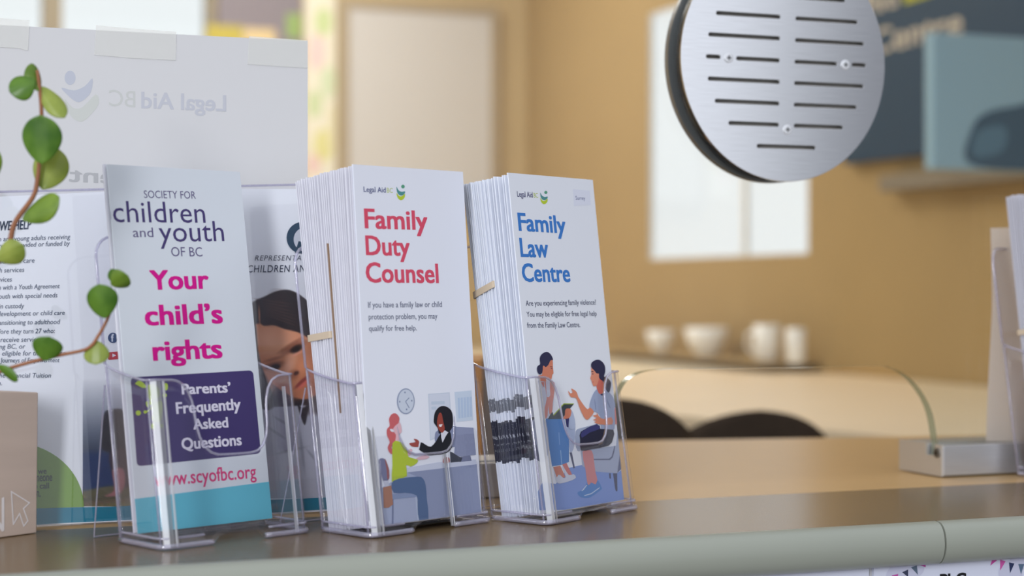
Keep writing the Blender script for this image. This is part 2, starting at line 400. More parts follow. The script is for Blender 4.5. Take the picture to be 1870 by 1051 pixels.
# speech vent: a slotted steel disc on a black spacer
VF = WF(C(0, GD - 0.0115), cu, -cd)
vz = lambda x, y: (1220 + x * 0.3331, y * 0.3331)
vc = VF.at(1432.5, 111); vrx = abs(VF.at(1617.5, 111)[0] - VF.at(1247, 111)[0]) / 2; vry = vc[1] - VF.at(1433, 331)[1]
vent = thing('speech_vent', 'round brushed steel speech vent with rows of slots on the glass', 'speech vent', Matrix.Translation(VF.world(*vc)) @ VF.M.to_3x3().to_4x4())
slots = [((262, 72), (608, 95)), ((697, 102), (1030, 125)), ((220, 188), (606, 214)), ((695, 221), (1065, 244)), ((207, 310), (280, 314)), ((372, 320), (604, 334)),
         ((692, 340), (918, 352)), ((1005, 356), (1075, 360)), ((217, 430), (604, 452)), ((690, 456), (1062, 476)), ((255, 550), (602, 572)), ((688, 573), (1025, 592)),
         ((330, 672), (600, 688)), ((688, 688), (950, 702)), ((485, 800), (800, 812)), ((335, -42), (610, -22)), ((699, -16), (962, 7)), ((488, -165), (806, -140))]
c2 = bpy.data.curves.new('plate_outline', 'CURVE'); c2.dimensions = '2D'; c2.fill_mode = 'BOTH'; c2.extrude = 0.0011; c2.bevel_depth = 0.00025; c2.bevel_resolution = 1
def spline(pts):
    s = c2.splines.new('POLY'); s.points.add(len(pts) - 1); s.use_cyclic_u = True
    for p, q in zip(s.points, pts): p.co = (q[0], q[1], 0, 1)
spline([(vrx * math.cos(q), vry * math.sin(q)) for q in [2 * math.pi * k / 128 for k in range(128)]])
hr = 0.0017
for A, B in slots:
    a, b = VF.at(*vz(*A)), VF.at(*vz(*B)); zc = (a[1] + b[1]) / 2 - vc[1]; x0, x1 = a[0] - vc[0] + hr * 0.6, b[0] - vc[0] - hr * 0.6
    P = [(x1 + hr * math.cos(q), zc + hr * math.sin(q)) for q in [-math.pi / 2 + math.pi * k / 8 for k in range(9)]] + [(x0 - hr * math.cos(q), zc - hr * math.sin(q)) for q in [-math.pi / 2 + math.pi * k / 8 for k in range(9)]]
    spline(P)
oc = bpy.data.objects.new('plate_outline', c2); COL.objects.link(oc); bpy.context.view_layer.update()
me = oc.evaluated_get(bpy.context.evaluated_depsgraph_get()).to_mesh()
V = [(v.co.x, -v.co.z, v.co.y) for v in me.vertices]; Fc = [tuple(p.vertices)[::-1] for p in me.polygons]
bpy.data.objects.remove(oc); bpy.data.curves.remove(c2)
o = obj('face_plate', V, Fc, m_steel, vent)
bm = bmesh.new(); K = 96
def ring_pts(k, y): return [bm.verts.new((k * vrx * math.cos(q), y, k * vry * math.sin(q))) for q in [2 * math.pi * j / K for j in range(K)]]
R = [ring_pts(0.985, 0.0014), ring_pts(0.985, 0.0113), ring_pts(0.90, 0.0113), ring_pts(0.90, 0.0014)]
for i in range(4):
    A, B = R[i], R[(i + 1) % 4]
    for k in range(K): bm.faces.new((A[k], A[(k + 1) % K], B[(k + 1) % K], B[k]))
o = bmobj('spacer_ring', bm, mat('black_gloss_spacer', (24, 24, 26), 0.2, 0.6), vent, smooth=True); o['label'] = 'black spacer ring'
bm = bmesh.new(); A = ring_pts(0.90, 0.0075); B = ring_pts(0.90, 0.0085)
for k in range(K): bm.faces.new((A[k], A[(k + 1) % K], B[(k + 1) % K], B[k]))
bm.faces.new(A); bm.faces.new(B)
o = bmobj('backing_disc', bm, mat('grey_backing', (206, 202, 194), 0.6), vent)
bm = bmesh.new(); A = ring_pts(1.0, 0.0115 + TH + 0.0003); B = ring_pts(1.0, 0.0115 + TH + 0.006)
for k in range(K): bm.faces.new((A[k], A[(k + 1) % K], B[(k + 1) % K], B[k]))
bm.faces.new(A); bm.faces.new(B)
o = bmobj('rear_plate', bm, mat('rear_steel', (190, 192, 198), 0.35, 0.5, 0.8), vent)
for q in ((327, 318), (966, 356), (648, 711), (652, -62)):
    a = VF.at(*vz(*q)); x, z = a[0] - vc[0], a[1] - vc[1]
    bm = bmesh.new(); r = 0.0037
    prof = [(r, -0.0012), (r, -0.0018), (r * 0.8, -0.0021), (0.0001, -0.0022)]
    rings = [[bm.verts.new((x + rr * math.cos(t), y, z + rr * math.sin(t))) for t in [2 * math.pi * j / 24 for j in range(24)]] for rr, y in prof]
    for A, B in zip(rings, rings[1:]):
        for j in range(24): bm.faces.new((A[j], A[(j + 1) % 24], B[(j + 1) % 24], B[j]))
    for w, h in ((0.0018, 0.0004), (0.0004, 0.0018)):
        f0 = len(bm.faces); box(bm, x - w, x + w, -0.00245, -0.0020, z - h, z + h); bm.faces.ensure_lookup_table()
        for f in bm.faces[f0:]: f.material_index = 1
    bmobj('screw', bm, [mat('bright_screw', (232, 234, 238), 0.3, 0.5, 0.25), m_dark], vent)

# sheet of paper taped to the glass, seen from its back
m_sheet = mat('poster_paper', (212, 212, 214), 0.6, 0.2)
PF = WF(C(0, GD - 0.0012), cu, -cd)
tl = PF.at(562, 75); x_r = tl[0]; z_t = tl[1]; x_l = x_r - 0.2794; z_b = z_t - 0.2159
poster = thing('taped_notice', 'large white paper notice seen from behind, taped to the glass', 'notice', PF.M)
bm = bmesh.new(); box(bm, x_l, x_r, 0, 0.0004, z_b, z_t); bmobj('sheet', bm, m_sheet, poster)
p = Print(PF); ghost, ghost2, ghost3 = (194, 196, 205), (200, 202, 200), (180, 181, 184)
p.text('Legal Aid', (258, 197), (413, 203), 167, ghost, bold=0.02, mirror=True)
p.text('BC', (199, 193), (247, 196), 163, ghost2, mirror=True)
p.build('printed_text', poster); p = Print(PF)
p.text('Client', (126, 331), (285, 339), 304, ghost3, bold=0.02, mirror=True)
p.build('printed_text', poster); p = Print(PF)
p.ellipse((128, 142), 10, 13, (190, 194, 206))
p.poly([(112, 160), (135, 165), (155, 157), (169, 143), (166, 168), (152, 183), (140, 186), (125, 175)], (190, 194, 206))
p.poly([(118, 180), (132, 196), (150, 196), (175, 172), (180, 190), (160, 215), (145, 222), (128, 210)], (203, 206, 202))
o = p.build('emblem', poster); o['label'] = 'faint mirrored emblem showing through'
m_tape = clear('frosted_tape', (1.0, 1.0, 0.99), 0.06, 0.25, 0.45, (0.92, 0.92, 0.90))
def tape(pts, label):
    fr = WF(C(0, GD - 0.0016), cu, -cd); ab = [fr.at(*q) for q in pts]; n = len(ab)
    cx = sum(a for a, b in ab) / n; cz = sum(b for a, b in ab) / n
    V = [(a - cx, 0, b - cz) for a, b in ab] + [(a - cx, 0.0002, b - cz) for a, b in ab]
    Fc = [tuple(range(n)), tuple(range(2 * n - 1, n - 1, -1))] + [(i, n + i, n + (i + 1) % n, (i + 1) % n) for i in range(n)]
    o = obj('adhesive_tape', V, Fc, m_tape, M=Matrix.Translation(fr.world(cx, cz)) @ fr.M.to_3x3().to_4x4())
    return tag(o, label, 'tape', 'strips of tape on the notice')
tape([(-40, 30), (54, 37), (53, 62), (51, 92), (44, 91), (36, 88), (-40, 84)], 'torn clear tape at the upper left corner of the notice')
tape([(176, 46), (240, 52), (322, 58), (321, 110), (240, 106), (172, 100)], 'wide clear tape at the top middle of the notice')
tape([(455, 66), (562, 74), (562, 124), (510, 121), (452, 117)], 'faint clear tape at the upper right corner of the notice')
# ------------------------------------------------------------------ leaflets and their clear holders
ZB = ZC - 0.1413                            # height of the leaflets' lower edge
R_ = math.radians
m_paper = mat('white_leaflet_paper', (236, 239, 250), 0.5, 0.3)
m_paper2 = mat('white_leaflet_paper_warm', (230, 230, 239), 0.5, 0.3)
def banded_paper():
    m = bpy.data.materials.new('leaflet_paper_with_printed_bleed'); m.use_nodes = True
    N, L = m.node_tree.nodes, m.node_tree.links; p = N['Principled BSDF']; p.inputs['Roughness'].default_value = 0.5
    tc = N.new('ShaderNodeTexCoord'); sp = N.new('ShaderNodeSeparateXYZ'); nz = N.new('ShaderNodeTexNoise'); nz.inputs['Scale'].default_value = 900
    oi = N.new('ShaderNodeObjectInfo')
    mp = N.new('ShaderNodeMapping'); mp.inputs['Scale'].default_value = (1, 1, 0.35)
    L.new(tc.outputs['Object'], sp.inputs[0]); L.new(tc.outputs['Object'], mp.inputs[0]); L.new(mp.outputs[0], nz.inputs['Vector'])
    def math_(op, a, b):
        n = N.new('ShaderNodeMath'); n.operation = op
        for i, v in enumerate((a, b)):
            if isinstance(v, (int, float)): n.inputs[i].default_value = v
            else: L.new(v, n.inputs[i])
        return n.outputs[0]
    z = math_('ADD', sp.outputs['Z'], math_('MULTIPLY', math_('SUBTRACT', oi.outputs['Random'], 0.5), 0.003))
    b1 = math_('MULTIPLY', math_('GREATER_THAN', z, 0.0345), math_('LESS_THAN', z, 0.0605))
    b2 = math_('MULTIPLY', math_('GREATER_THAN', z, 0.0665), math_('LESS_THAN', z, 0.0745))
    band = math_('MAXIMUM', b1, math_('MULTIPLY', b2, 0.75))
    k = math_('MULTIPLY', math_('MULTIPLY', band, math_('LESS_THAN', sp.outputs['X'], 0.004)), math_('GREATER_THAN', nz.outputs[0], 0.34))
    mx = N.new('ShaderNodeMix'); mx.data_type = 'RGBA'; L.new(k, mx.inputs[0])
    mx.inputs[6].default_value = rgb(238, 242, 252); mx.inputs[7].default_value = rgb(42, 44, 66)
    L.new(mx.outputs[2], p.inputs['Base Color'])
    return m
m_band = banded_paper()

def leaflet(fr, w, h, m, label, group=None, bow=0.0, name='folded_leaflet', gap=0.00042):
    """a letter-fold leaflet: three sheets joined by two folds, front face at local y = 0"""
    t = 0.00007; path = [(w, t), (w * 0.5, t), (0.0006, t)]
    for k in range(1, 6):
        q = math.pi * k / 6; path.append((0.0006 - 0.0004 * math.sin(q), t + gap / 2 - gap / 2 * math.cos(q)))
    path += [(0.0006, t + gap), (w * 0.5, t + gap), (w - 0.0006, t + gap)]
    for k in range(1, 6):
        q = math.pi * k / 6; path.append((w - 0.0006 + 0.0004 * math.sin(q), t + gap * 1.5 - gap / 2 * math.cos(q)))
    path += [(w - 0.0006, t + 2 * gap), (w * 0.5, t + 2 * gap), (0.0003, t + 2 * gap)]
    nz, np_ = 9, len(path); V, Fc = [], []
    for i in range(nz):
        z = h * i / (nz - 1); off = bow * math.sin(math.pi * i / (nz - 1))
        for x, y in path: V.append((x, y + off, z))
    for i in range(nz - 1):
        for k in range(np_ - 1):
            a = i * np_ + k; Fc.append((a, a + 1, a + np_ + 1, a + np_))
    o = obj(name, V, Fc, m, M=fr.M)
    s = o.modifiers.new('thickness', 'SOLIDIFY'); s.thickness = 0.00013; s.offset = 0
    return tag(o, label, 'leaflet', group)

def stack(B, yaw, lean_f, lean_b, w, h, depth, count, m, groups, dz=0.0, wide=(0, 1)):
    """the leaflets behind the front one, leaning back a little more towards the rear"""
    out = []; base = Frame(B, yaw, lean_b)
    wt = [rnd(0.75, 1.25) * (wide[1] if k < wide[0] else 1.0) for k in range(count)]; cum = np.cumsum(wt) / sum(wt)
    for k in range(1, count + 1):
        f = float(cum[k - 1]); t = depth * f
        O = base.O - base.N * t + base.u * rnd(-0.0010, 0.0006) + base.v * rnd(-0.0006, 0.0006 + dz)
        fr = Frame(O, yaw, lean_f + (lean_b - lean_f) * f)
        lab, grp = groups(k)
        out.append((k, fr, leaflet(fr, w, h, m, lab, grp, bow=0.0, gap=min(0.00042, depth / count * rnd(0.16, 0.30)))))
    return out

HW = 0.0042                                 # side clearance
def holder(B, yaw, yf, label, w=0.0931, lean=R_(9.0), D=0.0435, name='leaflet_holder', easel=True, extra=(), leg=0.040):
    fr = Frame(B, yaw, lean); t = thing(name, label, 'leaflet holder', fr.M, 'clear leaflet holders on the counter')
    x0, x1, yb, r = -HW, w + HW, yf + D, 0.006
    sl, cl = math.sin(lean), math.cos(lean)
    def bot(y, z=CT): return (z + 0.0004 - fr.O.z + sl * y) / cl
    # plan path of the pocket with the height of its rim and of its lower edge
    P = []
    for k in range(9):
        f = k / 8; P.append((x0, yb + (yf + r - yb) * f, 0.0995 - 0.0135 * f ** 0.8))
    for k in range(1, 7):
        q = math.pi / 2 * k / 6; P.append((x0 + r - r * math.cos(q), yf + r - r * math.sin(q), 0.0858 - 0.0006 * k / 6))
    W = w / 0.0931
    prof = [(0.0050, .0850), (0.0110, .0848), (0.0150, .0838), (0.0185, .0815), (0.0212, .0775), (0.0232, .0715), (0.0240, .0650), (0.0246, .0580), (0.0262, .0510), (0.0290, .0455), (0.0330, .0418), (0.0375, .0402),
            (0.0480, .0398), (0.0600, .0398), (0.0650, .0408), (0.0690, .0440), (0.0718, .0490), (0.0732, .0560), (0.0736, .0640), (0.0742, .0710), (0.0762, .0775), (0.0795, .0822), (0.0840, .0846), (0.0890, .0852)]
    P += [(x * W, yf, z) for x, z in prof]
    for k in range(0, 7):
        q = math.pi / 2 * k / 6; P.append((x1 - r + r * math.sin(q), yf + r - r * math.cos(q), 0.0852 + 0.0006 * k / 6))
    for k in range(1, 9):
        f = k / 8; P.append((x1, yf + r + (yb - yf - r) * f, 0.0860 + 0.0135 * f ** 1.2))
    def lower(x, y):
        b = bot(y)
        if y < yf + 1e-6 and 0.030 * W < x < 0.064 * W: b += 0.0055 * min(1, (x - 0.030 * W) / 0.004, (0.064 * W - x) / 0.004)
        return b
    rows = 10; V, Fc = [], []
    for x, y, z in P:
        b = lower(x, y)
        for i in range(rows): V.append((x, y, b + (z - b) * i / (rows - 1)))
    for j in range(len(P) - 1):
        for i in range(rows - 1):
            a = j * rows + i; Fc.append((a, a + rows, a + rows + 1, a + 1))
    o = obj('pocket', V, Fc, m_acr, t, smooth=True)
    s = o.modifiers.new('wall', 'SOLIDIFY'); s.thickness = 0.0016; s.offset = -1
    bm = bmesh.new(); tube(bm, P, 0.00078, 8); bmobj('rim', bm, m_rim, o, smooth=True)
    for seg in ([p for p in P if p[0] <= 0.030 * W], [p for p in P if p[0] >= 0.064 * W]):
        bm = bmesh.new(); tube(bm, [(x, y, lower(x, y) + 0.0016) for x, y, z in seg], 0.0016, 8); tube(bm, [(x, y + 0.002 * (y < yf + 1e-6), lower(x, y) + 0.0062) for x, y, z in seg if not (0.026 * W < x < 0.068 * W)], 0.0008, 6)
        bmobj('foot_rim', bm, m_rim, o, smooth=True)
    for ex, ey, e0, e1 in ((x1, yf + r, 0, 0.0855), (x1, yb, 0, 0.099), (x0, yb, 0, 0.099), (x0 + 0.0012, yf + r * 0.6, 0, 0.085)):
        bm = bmesh.new(); tube(bm, [(ex, ey, bot(ey) + 0.001), (ex, ey, (bot(ey) + e1) / 2), (ex, ey, e1)], 0.0007, 6); bmobj('edge', bm, m_rim, o, smooth=True)
    for wa, wb in extra + ((x0 + 0.0016, x0 + 0.0078), (x0 + 0.0088, x0 + 0.0104)):  # strips added on the pocket front in place of reflected streaks
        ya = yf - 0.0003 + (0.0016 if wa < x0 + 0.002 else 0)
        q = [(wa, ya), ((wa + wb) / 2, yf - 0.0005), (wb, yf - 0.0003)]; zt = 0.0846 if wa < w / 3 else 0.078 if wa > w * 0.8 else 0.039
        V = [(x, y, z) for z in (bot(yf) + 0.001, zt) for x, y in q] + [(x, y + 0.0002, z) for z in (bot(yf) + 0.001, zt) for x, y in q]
        obj('streak_strip', V, [(0, 1, 4, 3), (1, 2, 5, 4), (6, 9, 10, 7), (7, 10, 11, 8), (0, 3, 9, 6), (2, 8, 11, 5)], m_streak, o)['label'] = 'glossy strip added to stand in for a highlight streak'
    # raised floor, easel back and rear leg
    bm = bmesh.new(); box(bm, x0 + 0.001, x1 - 0.001, yf + 0.001, yb, -0.0030, -0.0012)
    bevel(bmobj('floor_plate', bm, m_acr, t), 0.0004)
    bm = bmesh.new(); H = 0.176; c = 0.012; ol = [(x0, bot(yb)), (x1, bot(yb)), (x1, H - c)] + [(x1 - c + c * math.cos(q), H - c + c * math.sin(q)) for q in [math.pi / 2 * k / 5 for k in range(1, 6)]] + [(x0 + c - c * math.sin(q), H - c + c * math.cos(q)) for q in [math.pi / 2 * k / 5 for k in range(0, 6)]]
    A = [bm.verts.new((x, yb, z)) for x, z in ol]; Bv = [bm.verts.new((x, yb + 0.0018, z)) for x, z in ol]
    bm.faces.new(A); bm.faces.new(Bv[::-1])
    for k in range(len(ol)): j = (k + 1) % len(ol); bm.faces.new((A[k], A[j], Bv[j], Bv[k]))
    o = bmobj('back_panel', bm, m_acr, t)
    bm = bmesh.new(); tube(bm, [(x, yb + 0.0009, z) for x, z in ol[2:]] + [(x0, yb + 0.0009, 0.1)], 0.0009, 8); bmobj('rim', bm, m_rim, o, smooth=True)
    if not easel: return fr
    yl = yb + leg; zl = bot(yl); q0 = (yb + 0.002, 0.088)
    bm = bmesh.new()
    v = [bm.verts.new(p) for p in ((x0, q0[0], q0[1]), (x1, q0[0], q0[1]), (x1, yl, zl), (x0, yl, zl), (x0, q0[0] + 0.0016, q0[1]), (x1, q0[0] + 0.0016, q0[1]), (x1, yl + 0.0016, zl), (x0, yl + 0.0016, zl))]
    for f in ((0, 1, 2, 3), (7, 6, 5, 4), (0, 4, 5, 1), (1, 5, 6, 2), (2, 6, 7, 3), (3, 7, 4, 0)): bm.faces.new([v[i] for i in f])
    o = bmobj('easel_leg', bm, m_acr, t)
    bm = bmesh.new(); tube(bm, [(x0, q0[0] + 0.0008, q0[1]), (x0, yl + 0.0008, zl + 0.0006), (x1, yl + 0.0008, zl + 0.0006)], 0.0006, 6); bmobj('edge', bm, m_rim, o)
    return fr

def band_(B, yaw, lean, w, t0, t1, z, label, slope=0.0, hgt=0.0042):
    """a rubber band round a bundle, in the holder's frame"""
    fr = Frame(B, yaw, lean); th = 0.0007; cx, cy = w / 2, (t0 + t1) / 2; hx, hy = w / 2 + 0.0005, (t1 - t0) / 2 + 0.0004; r = 0.0015
    ring = []
    for sx, sy, q0 in ((1, 1, 0), (-1, 1, 90), (-1, -1, 180), (1, -1, 270)):
        for k in range(5):
            q = R_(q0 + 22.5 * k); ring.append((sx * (hx - r) + r * math.cos(q), sy * (hy - r) + r * math.sin(q)))
    V, Fc, n = [], [], len(ring)
    for e, dz in ((0, 0), (th, 0), (th, hgt), (0, hgt)):
        for x, y in ring:
            L = math.hypot(x, y); V.append((x * (1 + e / max(hx, 1e-6)), y * (1 + e / hy), dz + slope * y))
    for a in range(4):
        b = (a + 1) % 4
        for k in range(n): Fc.append((a * n + k, a * n + (k + 1) % n, b * n + (k + 1) % n, b * n + k))
    o = obj('rubber_band', V, Fc, mat('tan_rubber', (206, 188, 164), 0.6), M=fr.M @ Matrix.Translation((cx, cy, z)))
    return tag(o, label, 'rubber band')

# --- Family Duty Counsel leaflets
B1, Y1, L1 = Vector((-0.08329, 1.01979, ZB)), R_(46.43), R_(4.45)
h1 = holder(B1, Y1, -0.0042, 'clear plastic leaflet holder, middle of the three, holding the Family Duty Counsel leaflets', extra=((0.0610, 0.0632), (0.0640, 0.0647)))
F1 = Frame(B1, Y1, L1)
lf1 = leaflet(F1, 0.0931, 0.2159, m_paper, 'white folded leaflet titled Family Duty Counsel in red, front of its holder')
def g1(k): return ('plain white edge of a leaflet stacked behind the Family Duty Counsel front leaflet', 'leaflets stacked behind the Family Duty Counsel leaflet') if k <= 14 else ('white leaflet edge inside the banded bundle behind Family Duty Counsel', 'banded bundle behind the Family Duty Counsel leaflet')
st1 = stack(B1, Y1, L1, R_(8.6), 0.0931, 0.2155, 0.0375, 27, m_paper2, g1)
fk = st1[14][1]
kfr = Frame(fk.O + fk.N * 0.00034 - fk.u * 0.0006, Y1, fk.lean)
bm = bmesh.new(); box(bm, 0, 0.09, 0, 0.00025, 0.07, 0.173)
tag(bmobj('cardboard_divider', bm, mat('brown_card', (164, 136, 112), 0.7, noise=0.05, nscale=90), M=kfr.M), 'thin brown card strip standing between two bundles of white leaflets', 'card')
band_(B1, Y1, R_(8.0), 0.0931, (st1[14][1].O - B1).dot(-Frame(B1, Y1, R_(8.6)).N) + 0.0006, 0.0375 + 0.0034, 0.115, 'tan rubber band round the bundle behind the Family Duty Counsel leaflet')

def logo(p, c, s, rot=0.0):
    """small figure with raised arms above a green bowl"""
    T = lambda q: (c[0] + q[0] * s, c[1] + q[1] * s)
    p.ellipse(T((4.5, -9)), 3.4 * s, 3.6 * s, (90, 160, 130))
    p.poly([(-8, -9), (-4, -2), (2, 1), (8, 0), (8, 4), (3, 8), (-3, 7), (-7, 1)], (85, 150, 150), T)
    p.poly([(-8, 3), (-3, 9), (3, 9), (8, 5), (8, 11), (4, 16), (-1, 17), (-6, 12)], (190, 210, 60), T)
RED, NAVY, INK_ = (222, 82, 108), (84, 92, 140), (96, 102, 128)
p = Print(F1, (0, 0.0931, 0, 0.2159))
p.text('Legal Aid', (664, 350), (704.5, 351.3), 340.3, NAVY, bold=0.012); p.text('BC', (706.5, 351.3), (717.5, 351.9), 342.6, (190, 205, 110))
p.build('emblem_text', lf1); p = Print(F1, (0, 0.0931, 0, 0.2159))
p.text('Family', (666, 415.9), (781.4, 419.4), 380.3, RED, bold=0.023); p.text('Duty', (668.2, 464.8), (749, 466.5), 429.5, RED, bold=0.023); p.text('Counsel', (668.5, 514.8), (801.4, 516), 478, RED, bold=0.023)
p.build('title_text', lf1); p = Print(F1, (0, 0.0931, 0, 0.2159))
for s, x0, yb, x1, y1, yt in (('If you have a family law or child', 672.2, 561.4, 807, 560, 550.7), ('protection problem, you may', 673.2, 583, 798.7, 581.5, 572.6), ('qualify for free help.', 673.8, 604, 761, 602.8, 593.9)):
    p.text(s, (x0, yb), (x1, y1), yt, INK_, bold=0.004)
p.build('printed_text', lf1)
p = Print(F1, (0, 0.0931, 0, 0.2159)); logo(p, (731.5, 349), 0.95); p.build('emblem', lf1)
p = Print(F1, (0, 0.0931, 0.0002, 0.2159)); Z = lambda q: (690 + q[0] * 0.2475, 700 + q[1] * 0.2475)
A = lambda pts, c, sm=3: p.poly(pts, c, Z, sm)
A([(370, 75), (530, 64), (545, 330), (440, 400), (385, 420)], (205, 214, 230), 1); A([(378, 82), (525, 72), (538, 320), (440, 385), (392, 410)], (214, 220, 236), 1)
A([(393, 132), (492, 128), (493, 150), (394, 156)], (196, 208, 226), 1); A([(395, 170), (430, 168), (432, 190), (396, 192)], (196, 208, 226), 1)
A([(565, 62), (690, 50), (702, 270), (580, 282)], (205, 218, 236), 1)
for k in range(5): A([(588 + 22 * k, 105 - 2 * k), (604 + 22 * k, 104 - 2 * k), (610 + 21 * k, 255 - 3 * k), (594 + 21 * k, 257 - 3 * k)], (186, 204, 230), 1)
p.ellipse((205, 130), 66, 96, (152, 162, 188), Z); p.ellipse((206, 130), 58, 87, (206, 214, 230), Z)
for a, b in (((203, 132), (230, 104)), ((203, 132), (231, 180))):
    d = (b[0] - a[0], b[1] - a[1]); l = math.hypot(*d); n_ = (-d[1] / l * 2.5, d[0] / l * 2.5)
    A([(a[0] + n_[0], a[1] + n_[1]), (b[0] + n_[0], b[1] + n_[1]), (b[0] - n_[0], b[1] - n_[1]), (a[0] - n_[0], a[1] - n_[1])], (120, 132, 165), 1)
for c in ((199, 65), (249, 126), (211, 190), (160, 133)): p.ellipse(c, 5, 7, (130, 142, 172), Z)
A([(420, 380), (440, 345), (540, 315), (585, 330), (580, 450), (520, 470), (430, 440)], (136, 144, 176))
A([(215, 620), (440, 580), (720, 558), (728, 600), (470, 628), (212, 658)], (206, 212, 232), 1)
A([(212, 655), (470, 624), (728, 594), (760, 946), (520, 988), (360, 1008), (345, 830), (330, 720), (280, 690)], (152, 162, 194), 1)
A([(8, 780), (212, 655), (300, 690), (350, 830), (365, 1010), (110, 1040), (40, 1045)], (176, 186, 214), 1)
A([(610, 540), (680, 528), (690, 568), (600, 578)], (124, 130, 160), 1)
A([(578, 318), (703, 325), (722, 525), (580, 540), (560, 530)], (146, 153, 184), 1)
A([(530, 500), (545, 505), (600, 540), (622, 548), (612, 575), (535, 582)], (66, 70, 84), 1)
A([(485, 548), (522, 545), (528, 580), (480, 584)], (196, 130, 132))
A([(315, 432), (350, 450), (390, 465), (430, 420), (465, 365), (525, 345), (540, 400), (545, 470), (500, 515), (420, 525), (370, 528), (330, 505), (303, 485)], (36, 37, 44), 2)
A([(463, 352), (530, 340), (500, 385), (475, 435), (466, 400)], (222, 222, 234), 1)
A([(410, 270), (420, 210), (455, 170), (500, 168), (540, 200), (552, 260), (548, 320), (520, 358), (495, 345), (480, 350), (450, 370), (440, 330), (425, 308), (414, 292)], (38, 36, 44))
A([(435, 272), (450, 218), (468, 222), (480, 280), (490, 320), (488, 345), (470, 362), (442, 330)], (158, 72, 62))
A([(448, 302), (475, 299), (466, 318), (452, 318)], (238, 232, 236), 1)
A([(230, 440), (275, 430), (262, 408), (290, 413), (305, 435), (302, 464), (270, 467), (245, 460)], (160, 78, 74))
A([(303, 430), (314, 432), (302, 485), (294, 480)], (225, 225, 238), 1)
A([(210, 505), (240, 480), (252, 495), (228, 532)], (226, 186, 198))
A([(285, 548), (340, 528), (378, 540), (350, 556), (288, 562)], (226, 186, 198))
A([(125, 312), (150, 282), (166, 300), (173, 355), (152, 378), (155, 412), (120, 432), (125, 372), (108, 342)], (228, 186, 196))
A([(80, 260), (100, 225), (130, 220), (155, 250), (150, 290), (126, 310), (106, 345), (130, 375), (125, 420), (105, 450), (100, 480), (135, 490), (115, 522), (85, 510), (70, 470), (85, 430), (65, 380), (65, 335), (85, 310)], (206, 104, 108))
A([(85, 338), (102, 334), (118, 352), (100, 356)], (226, 226, 238))
A([(105, 440), (150, 425), (190, 450), (215, 500), (225, 540), (290, 560), (285, 585), (240, 612), (205, 600), (212, 682), (150, 700), (100, 724), (105, 600)], (186, 206, 60), 2)
A([(105, 815), (290, 798), (296, 835), (110, 852)], (142, 158, 194), 1)
A([(103, 850), (113, 850), (112, 1036), (101, 1036)], (120, 130, 165), 1); A([(272, 835), (284, 835), (302, 1006), (290, 1008)], (196, 208, 230), 1)
A([(98, 735), (150, 702), (290, 685), (330, 700), (350, 750), (358, 850), (370, 1000), (302, 1012), (290, 900), (284, 825), (200, 805), (115, 806)], (86, 112, 154), 2)
A([(5, 560), (48, 556), (75, 620), (80, 700), (40, 722), (20, 640)], (122, 124, 156)); A([(48, 556), (62, 580), (80, 640), (78, 702), (66, 700), (62, 640)], (156, 96, 98))
A([(40, 715), (75, 715), (80, 760), (50, 765)], (205, 208, 226), 1); A([(35, 765), (96, 750), (109, 890), (76, 915), (40, 916)], (178, 126, 104), 1)
A([(8, 565), (18, 565), (30, 900), (50, 1040), (40, 1042), (20, 900)], (150, 150, 178), 1)
p.build('illustration', lf1)

# --- Family Law Centre leaflets
B2, Y2, L2 = Vector((0.01739, 1.07767, ZB)), R_(51.95), R_(6.80)
h2 = holder(B2, Y2, -0.0085, 'clear plastic leaflet holder, right of the three, holding the Family Law Centre leaflets')
F2 = Frame(B2, Y2, L2)
lf2 = leaflet(F2, 0.0931, 0.2159, m_band, 'white folded leaflet titled Family Law Centre in blue, front of its holder')
def g2(k): return ('white leaflet edge with dark bleed, loosely stacked behind the Family Law Centre front leaflet', 'leaflets loosely stacked behind the Family Law Centre leaflet') if k <= 6 else ('white leaflet edge with dark bleed in the banded bundle behind Family Law Centre', 'banded bundle behind the Family Law Centre leaflet')
st2 = stack(B2, Y2, L2, R_(8.7), 0.0931, 0.2150, 0.0300, 24, m_band, g2, wide=(6, 2.0))
band_(B2, Y2, R_(8.2), 0.0931, 0.0128 + 0.0034, 0.0300 + 0.0026, 0.143, 'twisted tan rubber band round the bundle behind the Family Law Centre leaflet', slope=-0.30)
BLUE, DK, LB = (62, 128, 208), (70, 74, 130), (90, 100, 140)
p = Print(F2, (0, 0.0931, 0, 0.2159))
p.text('Legal Aid', (944.7, 358.8), (972.9, 360.3), 348.6, (76, 78, 122), bold=0.012); p.text('BC', (974.8, 360.4), (982.6, 360.9), 351.5, (182, 200, 70))
p.build('emblem_text', lf2); p = Print(F2, (0, 0.0931, 0, 0.2159))
p.poly([(1046, 345), (1077, 348), (1079, 374), (1048, 376)], (229, 233, 249), smooth=1); p.text('Surrey', (1051.4, 364.7), (1068.6, 365.2), 357.6, (74, 84, 140))
p.build('branch_box', lf2); p = Print(F2, (0, 0.0931, 0, 0.2159))
p.text('Family', (947.3, 420.3), (1034, 425.6), 388, BLUE, bold=0.025); p.text('Law', (950.9, 468.1), (1002.3, 469.2), 434, BLUE, bold=0.025); p.text('Centre', (954.4, 513.4), (1042, 514.0), 480, BLUE, bold=0.025)
p.build('title_text', lf2); p = Print(F2, (0, 0.0931, 0, 0.2159))
for s, x0, yb, x1, y1, yt in (('Are you experiencing family violence?', 960.3, 558, 1088.6, 555.8, 548.2), ('You may be eligible for free legal help', 961.9, 578, 1089.6, 576.2, 568.6), ('from the Family Law Centre.', 962.9, 598.3, 1059.5, 596.8, 588.4)):
    p.text(s, (x0, yb), (x1, y1), yt, (78, 82, 110), bold=0.006)
p.build('printed_text', lf2)
